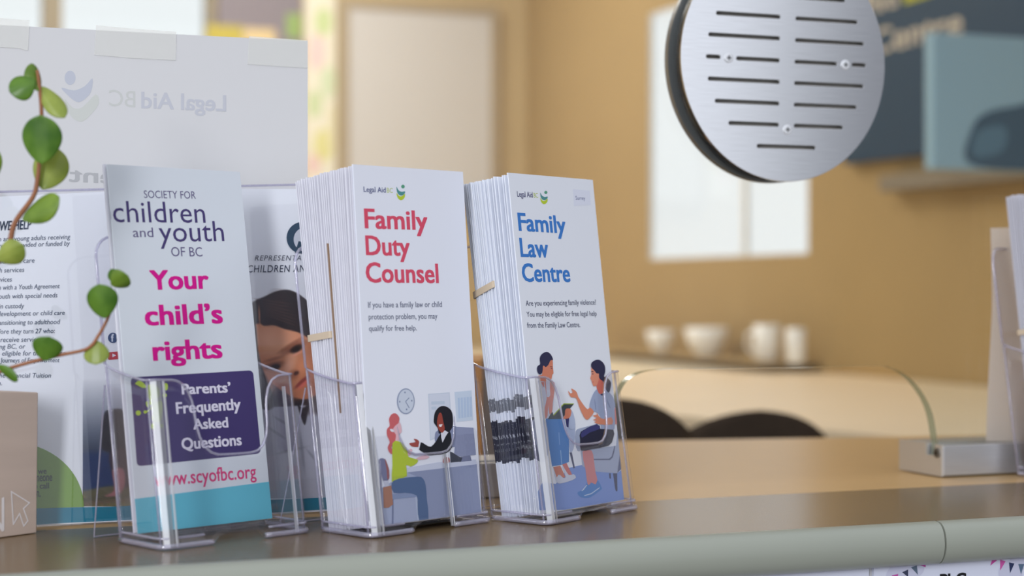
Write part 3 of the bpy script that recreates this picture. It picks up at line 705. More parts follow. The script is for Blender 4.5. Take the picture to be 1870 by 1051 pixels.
p = Print(F2, (0, 0.0931, 0, 0.2159)); logo(p, (993, 358.5), 0.82); p.build('emblem', lf2)
p = Print(F2, (0, 0.0931, 0.0002, 0.2159))
A = lambda pts, c, sm=3: p.poly(pts, c, lambda q: (950 + q[0] * 0.14265, 630 + q[1] * 0.14265), sm)
Bq = lambda pts, c, sm=3: p.poly(pts, c, lambda q: (1030 + q[0] * 0.1427, 640 + q[1] * 0.1427), sm)
D = lambda pts, c, sm=3: p.poly(pts, c, lambda q: (950 + q[0] * 0.1618, 760 + q[1] * 0.1618), sm)
D([(250, 740), (185, 850), (168, 950), (195, 1060), (500, 1060), (1205, 950), (1165, 600), (1090, 640), (700, 545), (590, 570), (540, 582), (400, 760)], (130, 156, 218), 1)
D([(110, 50), (290, 40), (330, 380), (240, 520), (150, 200)], (172, 182, 212), 2)
D([(0, 60), (110, 55), (140, 100), (150, 200), (200, 390), (238, 522), (110, 478), (0, 480)], (58, 60, 108), 1)
D([(-60, -140), (130, -158), (110, -110), (75, -60), (40, -150)], (58, 60, 108), 1)
D([(545, 0), (600, -20), (622, 120), (602, 360), (560, 402), (545, 260), (520, 130)], (176, 188, 218), 2)
D([(555, 405), (582, 405), (616, 580), (600, 586)], (80, 85, 118), 1)
D([(625, 165), (680, 132), (850, 88), (872, 82), (700, 200), (685, 372), (645, 386), (622, 300)], (166, 176, 202), 2)
D([(680, 385), (1080, 330), (1112, 160), (1142, 430), (1092, 640), (860, 622), (700, 560)], (172, 182, 208), 1)
D([(820, 478), (1000, 476), (1030, 450), (1050, 380), (1062, 330), (1070, 332), (1060, 400), (1042, 462), (1010, 492), (830, 492)], (100, 106, 136), 1)
D([(1145, 430), (1168, 590), (1095, 635)], (100, 108, 142), 1)
D([(1045, 640), (1092, 640), (1096, 840), (1082, 846), (1070, 820)], (76, 82, 112), 1); D([(1000, 640), (1020, 640), (1022, 700), (1006, 700)], (76, 82, 112), 1)
D([(700, 395), (805, 385), (830, 500), (846, 620), (872, 730), (850, 766), (800, 745), (770, 776), (750, 720), (735, 600)], (214, 138, 140), 2)
D([(745, 745), (770, 776), (800, 745), (850, 766), (872, 715), (916, 800), (905, 830), (780, 916), (690, 911), (650, 882), (648, 850), (700, 830), (740, 772)], (86, 138, 205), 2)
D([(720, 888), (800, 864), (892, 798), (896, 806), (800, 876), (724, 897)], (196, 212, 238), 1)
for k in range(4): D([(690 + 14 * k, 835 - 17 * k), (718 + 10 * k, 815 - 14 * k), (722 + 10 * k, 820 - 14 * k), (694 + 14 * k, 842 - 17 * k)], (214, 226, 244), 1)
D([(370, 570), (450, 555), (508, 685), (470, 692), (430, 652), (410, 690)], (208, 128, 108), 1); D([(470, 535), (520, 525), (582, 655), (540, 662)], (208, 122, 118), 1)
D([(376, 590), (410, 690), (440, 655), (480, 692), (510, 680), (468, 560), (500, 590), (545, 660), (600, 650), (626, 685), (590, 715), (480, 750), (420, 752), (395, 700)], (208, 212, 228), 2)
D([(285, 20), (490, 20), (520, 150), (547, 260), (547, 512), (470, 542), (358, 562), (330, 380), (308, 150)], (72, 130, 198), 1)
D([(428, 180), (438, 180), (446, 320), (438, 320)], (120, 162, 215), 1); D([(448, 380), (456, 380), (470, 540), (462, 543)], (150, 186, 226), 1)
A([(250, 455), (380, 455), (440, 480), (432, 600), (420, 760), (400, 870), (350, 935), (180, 940), (150, 700), (190, 480)], (206, 208, 226), 2)
A([(625, 828), (660, 840), (690, 930), (698, 1055), (618, 1055)], (182, 194, 222)); A([(572, 920), (622, 930), (614, 1048), (590, 1042)], (56, 58, 112), 1)
A([(305, 470), (325, 470), (332, 640), (346, 662), (380, 640), (375, 470), (432, 480), (432, 600), (412, 740), (405, 850), (370, 882), (355, 770), (345, 900), (318, 936), (308, 800), (335, 680)], (216, 142, 132), 2)
A([(262, 470), (300, 470), (300, 540), (285, 520)], (214, 130, 120), 1)
A([(555, 748), (682, 750), (552, 910), (535, 942), (350, 946), (380, 885), (408, 850), (420, 892)], (66, 74, 82), 1)
A([(418, 892), (553, 744), (684, 745), (680, 754), (557, 756), (424, 904)], (164, 184, 60), 1)
A([(575, 820), (630, 810), (650, 850), (632, 920), (590, 940), (538, 936), (565, 900)], (218, 132, 106))
A([(285, 270), (300, 262), (320, 280), (355, 250), (382, 198), (410, 190), (413, 280), (421, 358), (406, 374), (402, 400), (385, 452), (350, 425), (335, 458), (250, 458), (228, 390), (275, 375)], (218, 134, 108), 2)
A([(325, 440), (352, 418), (382, 455), (340, 460)], (226, 224, 236))
A([(250, 240), (245, 170), (270, 115), (330, 85), (380, 110), (410, 165), (410, 190), (382, 195), (355, 250), (320, 280), (300, 262), (285, 270), (282, 320), (270, 360), (240, 373), (215, 340), (210, 290), (225, 260)], (50, 50, 82))
A([(375, 270), (405, 272), (410, 282), (380, 278)], (110, 60, 66), 1); A([(385, 293), (406, 296), (404, 304), (388, 302)], (90, 60, 80), 1)
Bq([(420, 490), (430, 530), (460, 555), (500, 540), (520, 495), (580, 540), (625, 600), (652, 700), (640, 740), (640, 1000), (540, 1015), (470, 1002), (460, 840), (400, 780), (365, 780), (318, 730), (340, 620), (380, 530)], (164, 176, 206), 2)
Bq([(380, 610), (392, 650), (404, 740), (400, 765), (392, 700)], (120, 132, 170), 1); Bq([(540, 590), (560, 660), (592, 740), (580, 730), (550, 670)], (120, 132, 170), 1)
Bq([(460, 555), (500, 542), (515, 520), (510, 555), (480, 574)], (60, 68, 112))
Bq([(640, 740), (666, 722), (692, 900), (682, 940), (650, 942)], (216, 138, 132), 1)
Bq([(438, 340), (490, 395), (512, 490), (490, 540), (448, 552), (420, 500), (410, 430)], (218, 116, 102))
Bq([(343, 215), (385, 258), (405, 288), (437, 288), (442, 345), (432, 390), (412, 440), (370, 452), (345, 380), (330, 352), (345, 300)], (230, 150, 124), 2)
Bq([(343, 210), (350, 150), (415, 115), (470, 130), (515, 190), (520, 270), (505, 330), (540, 340), (592, 400), (588, 480), (566, 536), (520, 480), (495, 395), (460, 370), (440, 335), (440, 295), (410, 290), (385, 258)], (48, 47, 78))
Bq([(340, 265), (368, 262), (372, 272), (344, 276)], (70, 48, 66), 1); Bq([(350, 292), (370, 292), (368, 302), (352, 302)], (70, 48, 76), 1); Bq([(356, 398), (372, 395), (370, 404), (358, 406)], (200, 90, 90), 1)
Bq([(45, 510), (75, 545), (105, 530), (83, 483), (130, 505), (160, 540), (175, 590), (240, 690), (295, 750), (325, 725), (375, 780), (330, 850), (290, 882), (250, 850), (190, 720), (150, 606), (90, 597), (60, 560)], (224, 144, 116), 2)
Bq([(360, 830), (412, 818), (408, 788), (440, 840), (500, 875), (600, 850), (612, 942), (450, 942), (380, 912), (412, 897), (360, 885), (412, 860)], (224, 144, 116), 2)
D([(680, 170), (860, 85), (900, 140), (1045, 150), (1042, 250), (990, 330), (800, 368), (682, 384), (672, 260)], (40, 41, 64), 2)
D([(690, 170), (855, 88), (895, 138), (780, 180), (690, 240)], (62, 64, 118), 2)
p.build('illustration', lf2)

# --- child rights leaflets
B3, Y3, L3 = Vector((-0.21544, 0.99249, ZB)), R_(44.48), R_(8.96)
W3, H3 = 0.0956, 0.2168
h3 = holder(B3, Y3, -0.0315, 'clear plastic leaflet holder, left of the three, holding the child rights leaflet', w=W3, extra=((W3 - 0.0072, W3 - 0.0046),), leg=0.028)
F3 = Frame(B3, Y3, L3)
lf3 = leaflet(F3, W3, H3, mat('pale_leaflet_paper', (216, 222, 230), 0.45, 0.35), "white leaflet titled Your child's rights in magenta, front of its holder")
f3b = Frame(B3 - F3.N * 0.0022 - F3.u * 0.0012 + F3.v * 0.0006, Y3, L3)
leaflet(f3b, W3, H3, m_paper2, "single white leaflet just behind the Your child's rights leaflet")
p = Print(F3, (0, W3, 0, H3)); PU, PD, MG = (96, 88, 128), (72, 62, 112), (212, 22, 140)
p.text('SOCIETY FOR', (263.3, 361.2), (357.7, 362.6), 347.4, PU); p.text('children', (207.5, 405.3), (375.6, 406.6), 366.5, PD); p.text('and', (243.2, 432.7), (280.3, 432.6), 415.2, PU)
p.text('youth', (291.5, 441.4), (409.8, 440), 403.6, PD); p.text('OF BC', (313.2, 467.7), (369.9, 467.9), 450.6, PU)
p.build('heading_text', lf3); p = Print(F3, (0, W3, 0, H3))
p.text('Your', (275, 528.2), (382.4, 526), 493, MG, bold=0.03); p.text('child\u2019s', (265.2, 593.3), (407.5, 589), 556, MG, bold=0.03); p.text('rights', (279.7, 657.6), (406.8, 652.4), 621.5, MG, bold=0.03)
p.build('title_text', lf3); p = Print(F3, (0, W3, 0, H3))
p.poly([(199, 390), (202, 384), (203, 400), (200, 402)], PD, smooth=1)
p.build('emblem_dot', lf3); p = Print(F3, (0, W3, 0, H3))
p.text('www.scyofbc.org', (282.5, 887.6), (468.3, 871.6), 861.5, (216, 60, 124), bold=0.012)
p.build('printed_text', lf3)
p = Print(F3, (0, W3, 0, H3))
def rrect(p, tl_, tr_, br_, bl_, r, col):
    q = [np.array(v, float) for v in (tl_, tr_, br_, bl_)]; out = []
    for i in range(4):
        a, b, c = q[i - 1], q[i], q[(i + 1) % 4]; u0 = (a - b) / np.linalg.norm(a - b); u1 = (c - b) / np.linalg.norm(c - b)
        for k in range(6):
            t = k / 5; out.append((1 - t) ** 2 * (b + u0 * r) + 2 * t * (1 - t) * b + t * t * (b + u1 * r))
    p.poly(out, col, smooth=1)
rrect(p, (238.2, 688.5), (461.9, 675.5), (476.4, 827.4), (250, 851), 9, (70, 60, 110))
p.poly([(235, 911.5), (495, 878.5), (505, 950), (240, 985)], (98, 188, 210), smooth=1)
p.build('printed_panels', lf3)
p = Print(F3, (0, W3, 0, H3)); p.e = 0.00014
for s, x0, yb, x1, y1, yt in (('Parents\u2019', 332, 719.4, 421.8, 715.4, 700.2), ('Frequently', 321.8, 755, 440, 746.8, 734.2), ('Asked', 353, 783.5, 417, 779.5, 764.4), ('Questions', 332, 820.5, 441.6, 811.8, 799.2)):
    p.text(s, (x0, yb), (x1, y1), yt, (226, 222, 238), bold=0.028)
o = p.build('printed_text', lf3); o['label'] = 'white lettering on the purple panel'
p = Print(F3, (0, W3, 0, H3)); p.e = 0.00016; G_ = (176, 202, 66); Z = lambda q: (220 + q[0] * 0.1712, 670 + q[1] * 0.1712)
for pts in ([(155, 175), (190, 145), (235, 160), (275, 210), (235, 220), (185, 195)], [(285, 215), (310, 185), (360, 185), (412, 235), (410, 320), (380, 340), (330, 355), (296, 340)],
            [(335, 385), (390, 365), (440, 360), (445, 480), (420, 590), (370, 590), (335, 560), (340, 470)], [(270, 370), (300, 362), (350, 370), (320, 400), (295, 430), (275, 410)],
            [(462, 185), (480, 170), (502, 185), (500, 235), (480, 248), (468, 220)], [(275, 470), (330, 425), (335, 435), (285, 480)]): p.poly(pts, G_, Z)
for c, r in (((188, 488), 28), ((262, 478), 18), ((345, 628), 30), ((435, 625), 22), ((470, 300), 24)): p.ellipse(c, r, r * 0.95, G_, Z)
p.build('emblem', lf3)
# ------------------------------------------------------------------ opened leaflet in a flat clear stand behind the holders
OF = Frame(C(0, 0.172, 0.0014), CYAW, R_(4.5))
def pict_material():
    m = bpy.data.materials.new('printed_photograph'); m.use_nodes = True
    N, L = m.node_tree.nodes, m.node_tree.links; a = N.new('ShaderNodeAttribute'); a.attribute_name = 'ink'
    L.new(a.outputs['Color'], N['Principled BSDF'].inputs['Base Color']); N['Principled BSDF'].inputs['Roughness'].default_value = 0.4
    return m
m_pict = pict_material()
a_r = OF.at(642, 930)[0]; a_l = a_r - 0.2794
ol_tr = thing('unfolded_leaflet', 'large unfolded leaflet with a portrait photo, standing behind the holders', 'leaflet', OF.M)
V, Fc = [], []
xs = [-115, -60, 0, 50, 100, 150, 190, 260, 330, 395, 440, 500, 560, 642]
def y_top(x): return float(np.interp(x, [-115, 0, 190, 395, 440, 642], [364, 359, 350, 346, 345, 345]))
def y_bot(x): return float(np.interp(x, [-115, 0, 100, 200, 500, 642], [974, 969, 962, 953, 938, 930]))
for e in (0, 0.0002):
    for x in xs:
        a, b1_ = OF.at(x, y_bot(x)); _, b2_ = OF.at(x, y_top(x)); b1_ = max(b1_, 0.0); V += [(a, e, b1_), (a, e, b2_)]
n = len(xs)
for j in range(n - 1):
    a = 2 * j; Fc.append((a, a + 2, a + 3, a + 1)); q = 2 * n; Fc.append((q + a, q + a + 1, q + a + 3, q + a + 2))
    Fc.append((a + 1, a + 3, q + a + 3, q + a + 1)); Fc.append((a, q + a, q + a + 2, a + 2))
obj('sheet', V, Fc, mat('leaflet_gloss_paper', (240, 244, 250), 0.35, 0.4), ol_tr)

def raster(x0, x1, y0, y1, nx, ny, paint, e, name, parent, fr):
    X, Yy = np.meshgrid(np.linspace(x0, x1, nx), np.linspace(y0, y1, ny)); img = paint(X, Yy)
    V = []
    for px, py in zip(X.ravel(), Yy.ravel()): a, b = fr.at(px, py); V.append((a, -e, max(b, 0.0001)))
    Fc = [(j * nx + i, j * nx + i + 1, (j + 1) * nx + i + 1, (j + 1) * nx + i) for j in range(ny - 1) for i in range(nx - 1)]
    o = obj(name, V, Fc, m_pict, parent)
    at = o.data.color_attributes.new('ink', 'FLOAT_COLOR', 'POINT')
    c = np.minimum(img.reshape(-1, 3) * 1.087, 255) / 255.0; c = np.where(c <= 0.04045, c / 12.92, ((c + 0.055) / 1.055) ** 2.4)
    at.data.foreach_set('color', np.concatenate([c, np.ones((len(c), 1))], 1).astype(np.float32).ravel())
    return o
def blob(img, X, Yy, c, rx, ry, col, rot=0.0, soft=0.35, k=1.0):
    q = math.radians(rot); dx, dy = X - c[0], Yy - c[1]; u, v = dx * math.cos(q) + dy * math.sin(q), -dx * math.sin(q) + dy * math.cos(q)
    d = np.sqrt((u / rx) ** 2 + (v / ry) ** 2); w = np.clip((1 - d) / soft + 0.5, 0, 1) * k
    img[:] = img * (1 - w[..., None]) + np.array(col, float) * w[..., None]
def polyfill(img, X, Yy, pts, col, soft=2.0, k=1.0):
    P = np.array(smooth_poly(pts, 4)); inside = np.zeros(X.shape, bool); dmin = np.full(X.shape, 1e9)
    for a, b in zip(P, np.roll(P, -1, 0)):
        c = (a[1] > Yy) != (b[1] > Yy); xi = (b[0] - a[0]) * (Yy - a[1]) / (b[1] - a[1] + 1e-12) + a[0]; inside ^= c & (X < xi)
        d = b - a; t = np.clip(((X - a[0]) * d[0] + (Yy - a[1]) * d[1]) / (d @ d + 1e-9), 0, 1)
        dmin = np.minimum(dmin, np.hypot(X - a[0] - t * d[0], Yy - a[1] - t * d[1]))
    w = np.clip(np.where(inside, dmin, -dmin) / soft + 0.5, 0, 1) * k
    img[:] = img * (1 - w[..., None]) + np.array(col, float) * w[..., None]
def portrait(X, Yy):
    img = np.ones(X.shape + (3,)) * np.array([221, 224.5, 230.0]); g = lambda *a, **k: blob(img, X, Yy, *a, **k); f = lambda *a, **k: polyfill(img, X, Yy, *a, **k)
    f([(395, 912), (400, 800), (430, 760), (478, 738), (540, 730), (590, 735), (640, 765), (648, 912)], (172, 174, 186), 3)
    for (x0, y0, x1, y1) in ((505, 828, 560, 815), (490, 780, 520, 800), (560, 820, 585, 850), (500, 760, 525, 775), (548, 790, 556, 860)):
        ang = math.degrees(math.atan2(y1 - y0, x1 - x0)); g(((x0 + x1) / 2, (y0 + y1) / 2), math.hypot(x1 - x0, y1 - y0) / 2, 2.6, (128, 130, 142), ang, 0.8, 0.7)
    f([(455, 560), (486, 540), (513, 530), (535, 532), (560, 548), (590, 570), (625, 640), (632, 720), (610, 760), (575, 740), (480, 740), (462, 700), (456, 620)], (34, 28, 30), 3)
    f([(462, 600), (474, 590), (498, 592), (520, 599), (545, 606), (570, 618), (592, 640), (598, 680), (586, 712), (560, 728), (530, 722), (505, 706), (484, 684), (470, 650)], (162, 106, 76), 4)
    g((505, 622), 38, 24, (196, 148, 120), 10, 1.2, 0.8); g((530, 612), 32, 12, (186, 128, 98), 12, 1.2, 0.5)
    g((575, 680), 26, 44, (140, 82, 52), 10, 1.2, 0.7); g((492, 700), 16, 22, (188, 124, 100), 20, 1.2, 0.7); g((556, 668), 18, 16, (180, 116, 82), 0, 1.2, 0.8)
    f([(486, 541), (513, 530), (535, 532), (560, 550), (575, 585), (572, 618), (545, 606), (520, 600), (500, 593), (478, 592), (471, 560)], (36, 28, 28), 4)
    for k in range(7): g((500 + 3 * k, 550 + 6 * k), 28, 1.6, (78, 58, 52), 8 + 2 * k, 1.0, 0.75)
    g((502, 560), 14, 24, (84, 64, 58), 15, 1.5, 0.5)
    g((473.5, 575), 1.8, 18, (150, 104, 78), -3, 0.8, 0.8)
    g((538, 634), 22, 6, (92, 52, 42), -28, 1.0, 0.75); g((541, 637), 11, 6, (30, 22, 24), -28, 0.7, 0.95); g((543, 645), 12, 2.2, (190, 128, 110), -28, 1, 0.6)
    g((532, 629), 24, 3.5, (110, 62, 44), -32, 1, 0.6)
    g((500, 667), 16, 6, (80, 46, 38), -12, 1.0, 0.75); g((503, 670), 8, 5, (30, 22, 24), -15, 0.7, 0.95); g((497, 656), 18, 3, (112, 66, 48), -16, 1, 0.6)
    g((526, 670), 9, 20, (194, 146, 122), 25, 1.2, 0.8); g((536, 684), 10, 7, (120, 70, 50), -30, 1.0, 0.7); g((541, 681), 5, 3.5, (58, 30, 26), -30, 0.8, 0.85)
    g((551, 697), 17, 3.6, (112, 44, 40), -42, 0.7, 0.9); g((554, 702), 14, 3.4, (176, 86, 76), -42, 0.8, 0.8); g((545, 720), 24, 9, (150, 90, 62), -20, 1.2, 0.6)
    f([(456, 600), (466, 590), (471, 640), (482, 684), (496, 716), (500, 742), (478, 745), (462, 700)], (38, 32, 36), 4)
    f([(543, 737), (552, 744), (566, 738), (562, 752), (557, 775), (550, 762)], (30, 26, 30), 3)
    g((590, 745), 30, 9, (52, 38, 36), -10, 1, 0.8)
    w = np.clip((img.max(-1, keepdims=True) - img.min(-1, keepdims=True) - 25) / 40, 0, 1); img[:] = np.minimum(img * (1 + 0.22 * w), 250)
    return img
raster(400, 641, 526, 909, 150, 230, portrait, 0.00012, 'portrait_photo', ol_tr, OF)
def beach(X, Yy):
    s = np.clip((Yy - 690) / 130, 0, 1)[..., None]
    img = (1 - s) * np.array([221, 224.5, 230.0]) + s * np.array([52, 62, 82.0]); g = lambda *a, **k: blob(img, X, Yy, *a, **k)
    polyfill(img, X, Yy, [(100, 832), (200, 826), (300, 830), (300, 905), (200, 905), (100, 905)], (24, 46, 88), 12)
    polyfill(img, X, Yy, [(100, 903), (160, 894), (210, 886), (300, 890), (300, 940), (100, 940)], (84, 80, 58), 5)
    for k in range(26): g((150 + 4.3 * k * 1.0 % 140, 905 + (k * 7) % 22), 7, 3, ((120, 108, 60), (70, 66, 50), (110, 84, 70))[k % 3], 20, 1.0, 0.6)
    polyfill(img, X, Yy, [(186, 770), (192, 752), (204, 747), (225, 750), (236, 790), (228, 826), (196, 824), (185, 812)], (22, 20, 24), 4)
    polyfill(img, X, Yy, [(200, 826), (240, 824), (246, 880), (214, 886)], (60, 44, 50), 5)
    polyfill(img, X, Yy, [(205, 858), (225, 856), (228, 884), (216, 903), (192, 905), (208, 894)], (150, 96, 100), 4)
    return img
raster(151, 330, 690, 924, 80, 100, beach, 0.00012, 'beach_photo', ol_tr, OF)

p = Print(OF); p.e = 0.00025
p.poly([(-110, 935), (0, 929), (148, 925.5), (200, 924.5), (500, 912), (641, 905.5), (641, 927), (500, 935), (200, 950.5), (100, 955), (0, 962), (-110, 968)], (10, 122, 150), smooth=1)
arc = [(20 + 133 * math.cos(q), 925 - 118 * math.sin(q)) for q in [math.pi / 2 * k / 16 for k in range(17)]]
p.poly([(20, 929)] + arc, (126, 164, 72), smooth=1)
p.build('printed_panels', ol_tr)
p = Print(OF); p.e = 0.0004; DB = (70, 84, 110)
p.text('WHO WE HELP', (-42, 423), (57.5, 417.5), 406, (52, 64, 92), bold=0.02, shear=0.2)
for s, x1, y1 in (('for youth and young adults receiving', 128.3, 435.8), ('services provided or funded by', 127.5, 447.7), ('children in care', 62.8, 479), ('mental health services', 44, 496), ('adoption services', 21.7, 513.6),
                  ('youth with a Youth Agreement', 108.9, 525.8), ('youth with special needs', 104.7, 542.5), ('youth in custody', 44, 562), ('early child development or child care', 118, 574.5), ('youth transitioning to adulthood', 109.6, 591),
                  ('before they turn 27 who:', 100, 607.6), ('receive services', 76, 623.4), ('are living BC, or', 46, 636), ('are eligible for the funds to', 120, 648), ('Journeys of Empowerment', 108.5, 661), ('apply for the Financial Tuition', 93, 689), ('plan.', 3.5, 703)):
    w = 4.72 * len(s); sl = 0.036 - 0.00016 * max(0, y1 - 470)
    p.text(s, (x1 - w, y1 + sl * w), (x1, y1), y1 + sl * w - 8.6, DB, shear=0.18)
p.build('body_text', ol_tr); p = Print(OF); p.e = 0.0004
for s, x0, x1, y in (('If we', 60, 85, 864), ('someone', 52, 95.3, 877.5), ('to call', 56, 89.5, 891), ('soon.', 50, 74, 906)): p.text(s, (x0, y + 1), (x1, y), y - 9.5, (40, 62, 40), bold=0.025)
p.build('call_text', ol_tr); p = Print(OF); p.e = 0.0004
p.text('REPRESENTATIVE FOR', (465, 475.5), (612, 475), 466, (80, 84, 100), shear=0.25, spacing=1.15)
p.text('CHILDREN AND YOUTH', (452, 497), (630, 495.5), 484, (44, 56, 80), shear=0.15, spacing=1.1)
o = p.build('printed_text', ol_tr)
p = Print(OF); p.e = 0.0004
p.ellipse((552, 434), 29, 29, (24, 62, 88)); p.e += 0.00002; p.ellipse((557, 437), 21, 22, (204, 209, 220)); p.e += 0.00002
p.poly([(538, 462), (545, 440), (552, 442), (548, 462)], (24, 62, 88), smooth=1)
p.build('emblem', ol_tr); p = Print(OF); p.e = 0.0004
p.ellipse((206, 616.5), 9, 9.5, (18, 60, 110)); p.text('f', (202.5, 623), (208, 623), 609.5, (215, 222, 235), bold=0.04)
p.build('emblem', ol_tr); p = Print(OF); p.e = 0.0004
rrect(p, (197, 643), (218, 641), (218, 655), (197, 657), 4, (190, 30, 46)); p.poly([(205, 645), (212, 648.5), (205, 652)], (225, 225, 235), smooth=1)
p.build('emblem', ol_tr)
# its clear stand
st = thing('sign_stand', 'flat clear acrylic stand holding the unfolded leaflet', 'sign stand', OF.M)
q0, q1 = OF.at(0, 350), OF.at(540, 337); sg = (q1[1] - q0[1]) / (q1[0] - q0[0])      # the stand's upper edge dips to the left
xl, xr = a_l - 0.004, a_r + 0.004; zl_, zr_ = q0[1] + sg * (xl - q0[0]), q0[1] + sg * (xr - q0[0])
for nm, y0 in (('front_sheet', -0.0034), ('rear_sheet', 0.0010)):
    V = [(x, y, z) for y in (y0, y0 + 0.0016) for x, z in ((xl, -0.0008), (xr, -0.0008), (xr, zr_), (xl, zl_))]
    o = obj(nm, V, [(0, 1, 2, 3), (7, 6, 5, 4), (0, 4, 5, 1), (1, 5, 6, 2), (2, 6, 7, 3), (3, 7, 4, 0)], m_acr, st)
    bm = bmesh.new(); tube(bm, [(xl, y0 + 0.0008, 0.0), (xl, y0 + 0.0008, zl_), (xr, y0 + 0.0008, zr_), (xr, y0 + 0.0008, 0.0)], 0.0006, 6); bmobj('edge', bm, m_rim, o)
bm = bmesh.new(); box(bm, a_l, a_r, -0.0018, 0.0010, -0.0008, -0.0001); bmobj('base_strip', bm, m_acr, st)

# ------------------------------------------------------------------ wooden block sign at the left
m_wood = mat('pale_greyed_wood', (202, 183, 170), 0.6, 0.3, noise=0.07, nscale=7, stretch=(1, 1, 9))
WFm = Frame(Vector(((67 - CX) / F * 1.0379, 1.0379, CT + 0.0003)), R_(52), 0)
tl_, tr2, br2 = WFm.at(-60, 712), WFm.at(70, 716), WFm.at(67, 973)
blk = thing('wooden_block', 'pale wooden block sign with a white cursor arrow, left end of the counter', 'sign', WFm.M)
bm = bmesh.new(); wl = tl_[0]; ol = [(wl, 0.0), (br2[0], 0.0), (tr2[0], tr2[1]), (wl, tl_[1])]
A = [bm.verts.new((x, 0, z)) for x, z in ol]; Bv = [bm.verts.new((x, 0.022, z)) for x, z in ol]
bm.faces.new(A); bm.faces.new(Bv[::-1])
for k in range(4): j = (k + 1) % 4; bm.faces.new((A[k], A[j], Bv[j], Bv[k]))
bevel(bmobj('body', bm, m_wood, blk), 0.0006)
p = Print(WFm); p.e = 0.00015
cur = [(20.5, 897), (53.5, 917.5), (42.5, 928), (50.5, 950), (43, 960), (35.5, 937), (24, 956.5)]
cur2 = np.array(cur, float); ctr = np.array([35.5, 922.0])
def outline(pts, w, col):
    for a, b in zip(pts, pts[1:] + pts[:1]):
        a, b = np.array(a, float), np.array(b, float); d = (b - a) / np.linalg.norm(b - a); n_ = np.array([-d[1], d[0]]) * w; a2, b2 = a - d * w, b + d * w
        p.poly([a2 + n_, b2 + n_, b2 - n_, a2 - n_], col, smooth=1)
outline(cur, 1.1, (232, 226, 226))
p.text('N', (-26, 984), (7.5, 968), 922, (232, 226, 226))
p.build('printed_mark', blk)

# ------------------------------------------------------------------ trailing plant
m_stem = mat('red_brown_stem', (150, 98, 66), 0.6, noise=0.15, nscale=60)
def leaf_mat(name, c, back):
    m = bpy.data.materials.new(name); m.use_nodes = True; N, L = m.node_tree.nodes, m.node_tree.links; p_ = N['Principled BSDF']
    p_.inputs['Roughness'].default_value = 0.33; p_.inputs['Specular IOR Level'].default_value = 0.45
    tc = N.new('ShaderNodeTexCoord'); nz = N.new('ShaderNodeTexNoise'); nz.inputs['Scale'].default_value = 70; rp = N.new('ShaderNodeValToRGB')
    L.new(tc.outputs['Object'], nz.inputs['Vector']); L.new(nz.outputs[0], rp.inputs[0]); L.new(rp.outputs[0], p_.inputs['Base Color'])
    rp.color_ramp.elements[0].position = 0.3; rp.color_ramp.elements[0].color = rgb(*[x * 0.85 for x in c]); rp.color_ramp.elements[1].position = 0.75; rp.color_ramp.elements[1].color = rgb(*back)
    tl2 = N.new('ShaderNodeBsdfTranslucent'); tl2.inputs[0].default_value = rgb(*[min(255, x * 1.1) for x in back]); mx = N.new('ShaderNodeMixShader'); mx.inputs[0].default_value = 0.3
    out = N['Material Output']; L.new(p_.outputs[0], mx.inputs[1]); L.new(tl2.outputs[0], mx.inputs[2]); L.new(mx.outputs[0], out.inputs[0])
    return m
m_leaf = leaf_mat('deep_green_leaf', (84, 134, 44), (120, 160, 58)); m_leaf2 = leaf_mat('yellow_green_leaf', (150, 172, 72), (182, 194, 96)); m_leaf3 = leaf_mat('mid_green_leaf', (112, 150, 50), (148, 176, 70))
plant = thing('trailing_plant', 'trailing plant with round fleshy green leaves at the left end of the counter', 'plant', Matrix.Translation((-0.415, 0.955, CT)))
PO = Vector((-0.415, 0.955, CT))
bm = bmesh.new(); lathe(bm, [(0.030, 0.0), (0.034, 0.002), (0.043, 0.07), (0.045, 0.085), (0.041, 0.085), (0.039, 0.074)], 40)
pot = bmobj('pot', bm, mat('terracotta_pot', (170, 104, 76), 0.7, noise=0.06, nscale=30), plant, smooth=True)
bm = bmesh.new(); lathe(bm, [(0.038, 0.070), (0.038, 0.0745), (0.0001, 0.077)], 24); bmobj('soil', bm, mat('dark_soil', (62, 48, 40), 0.9, noise=0.3, nscale=200), pot)
def stem(pts, Y0, r0, r1, start):
    P = [Vector(start)] + [spot(x, y, Y0) - PO for x, y in pts]; P = [Vector(q) for q in smooth_poly([tuple(v) for v in P], 5, closed=False)]
    bm = bmesh.new(); n = len(P); tube(bm, P, [r0 + (r1 - r0) * i / (n - 1) for i in range(n)], 8); return bmobj('stem', bm, m_stem, plant, smooth=True)
YA, YB = 0.945, 0.945
stem([(-150, 590), (-60, 520), (-12, 485), (15, 452), (27, 407), (60, 360), (68, 330), (72, 290), (76, 210), (71, 150), (68, 128)], YA, 0.0019, 0.0009, (0.01, -0.005, 0.075))
stem([(-160, 720), (-60, 700), (-10, 682), (27, 669), (75, 656), (114, 647), (160, 636), (180, 612), (198, 578), (206, 545)], YB, 0.0013, 0.0008, (0.018, 0.005, 0.075))
stem([(-200, 420), (-90, 330), (-20, 315), (-6, 300)], YA, 0.0015, 0.0009, (0.0, -0.008, 0.075))
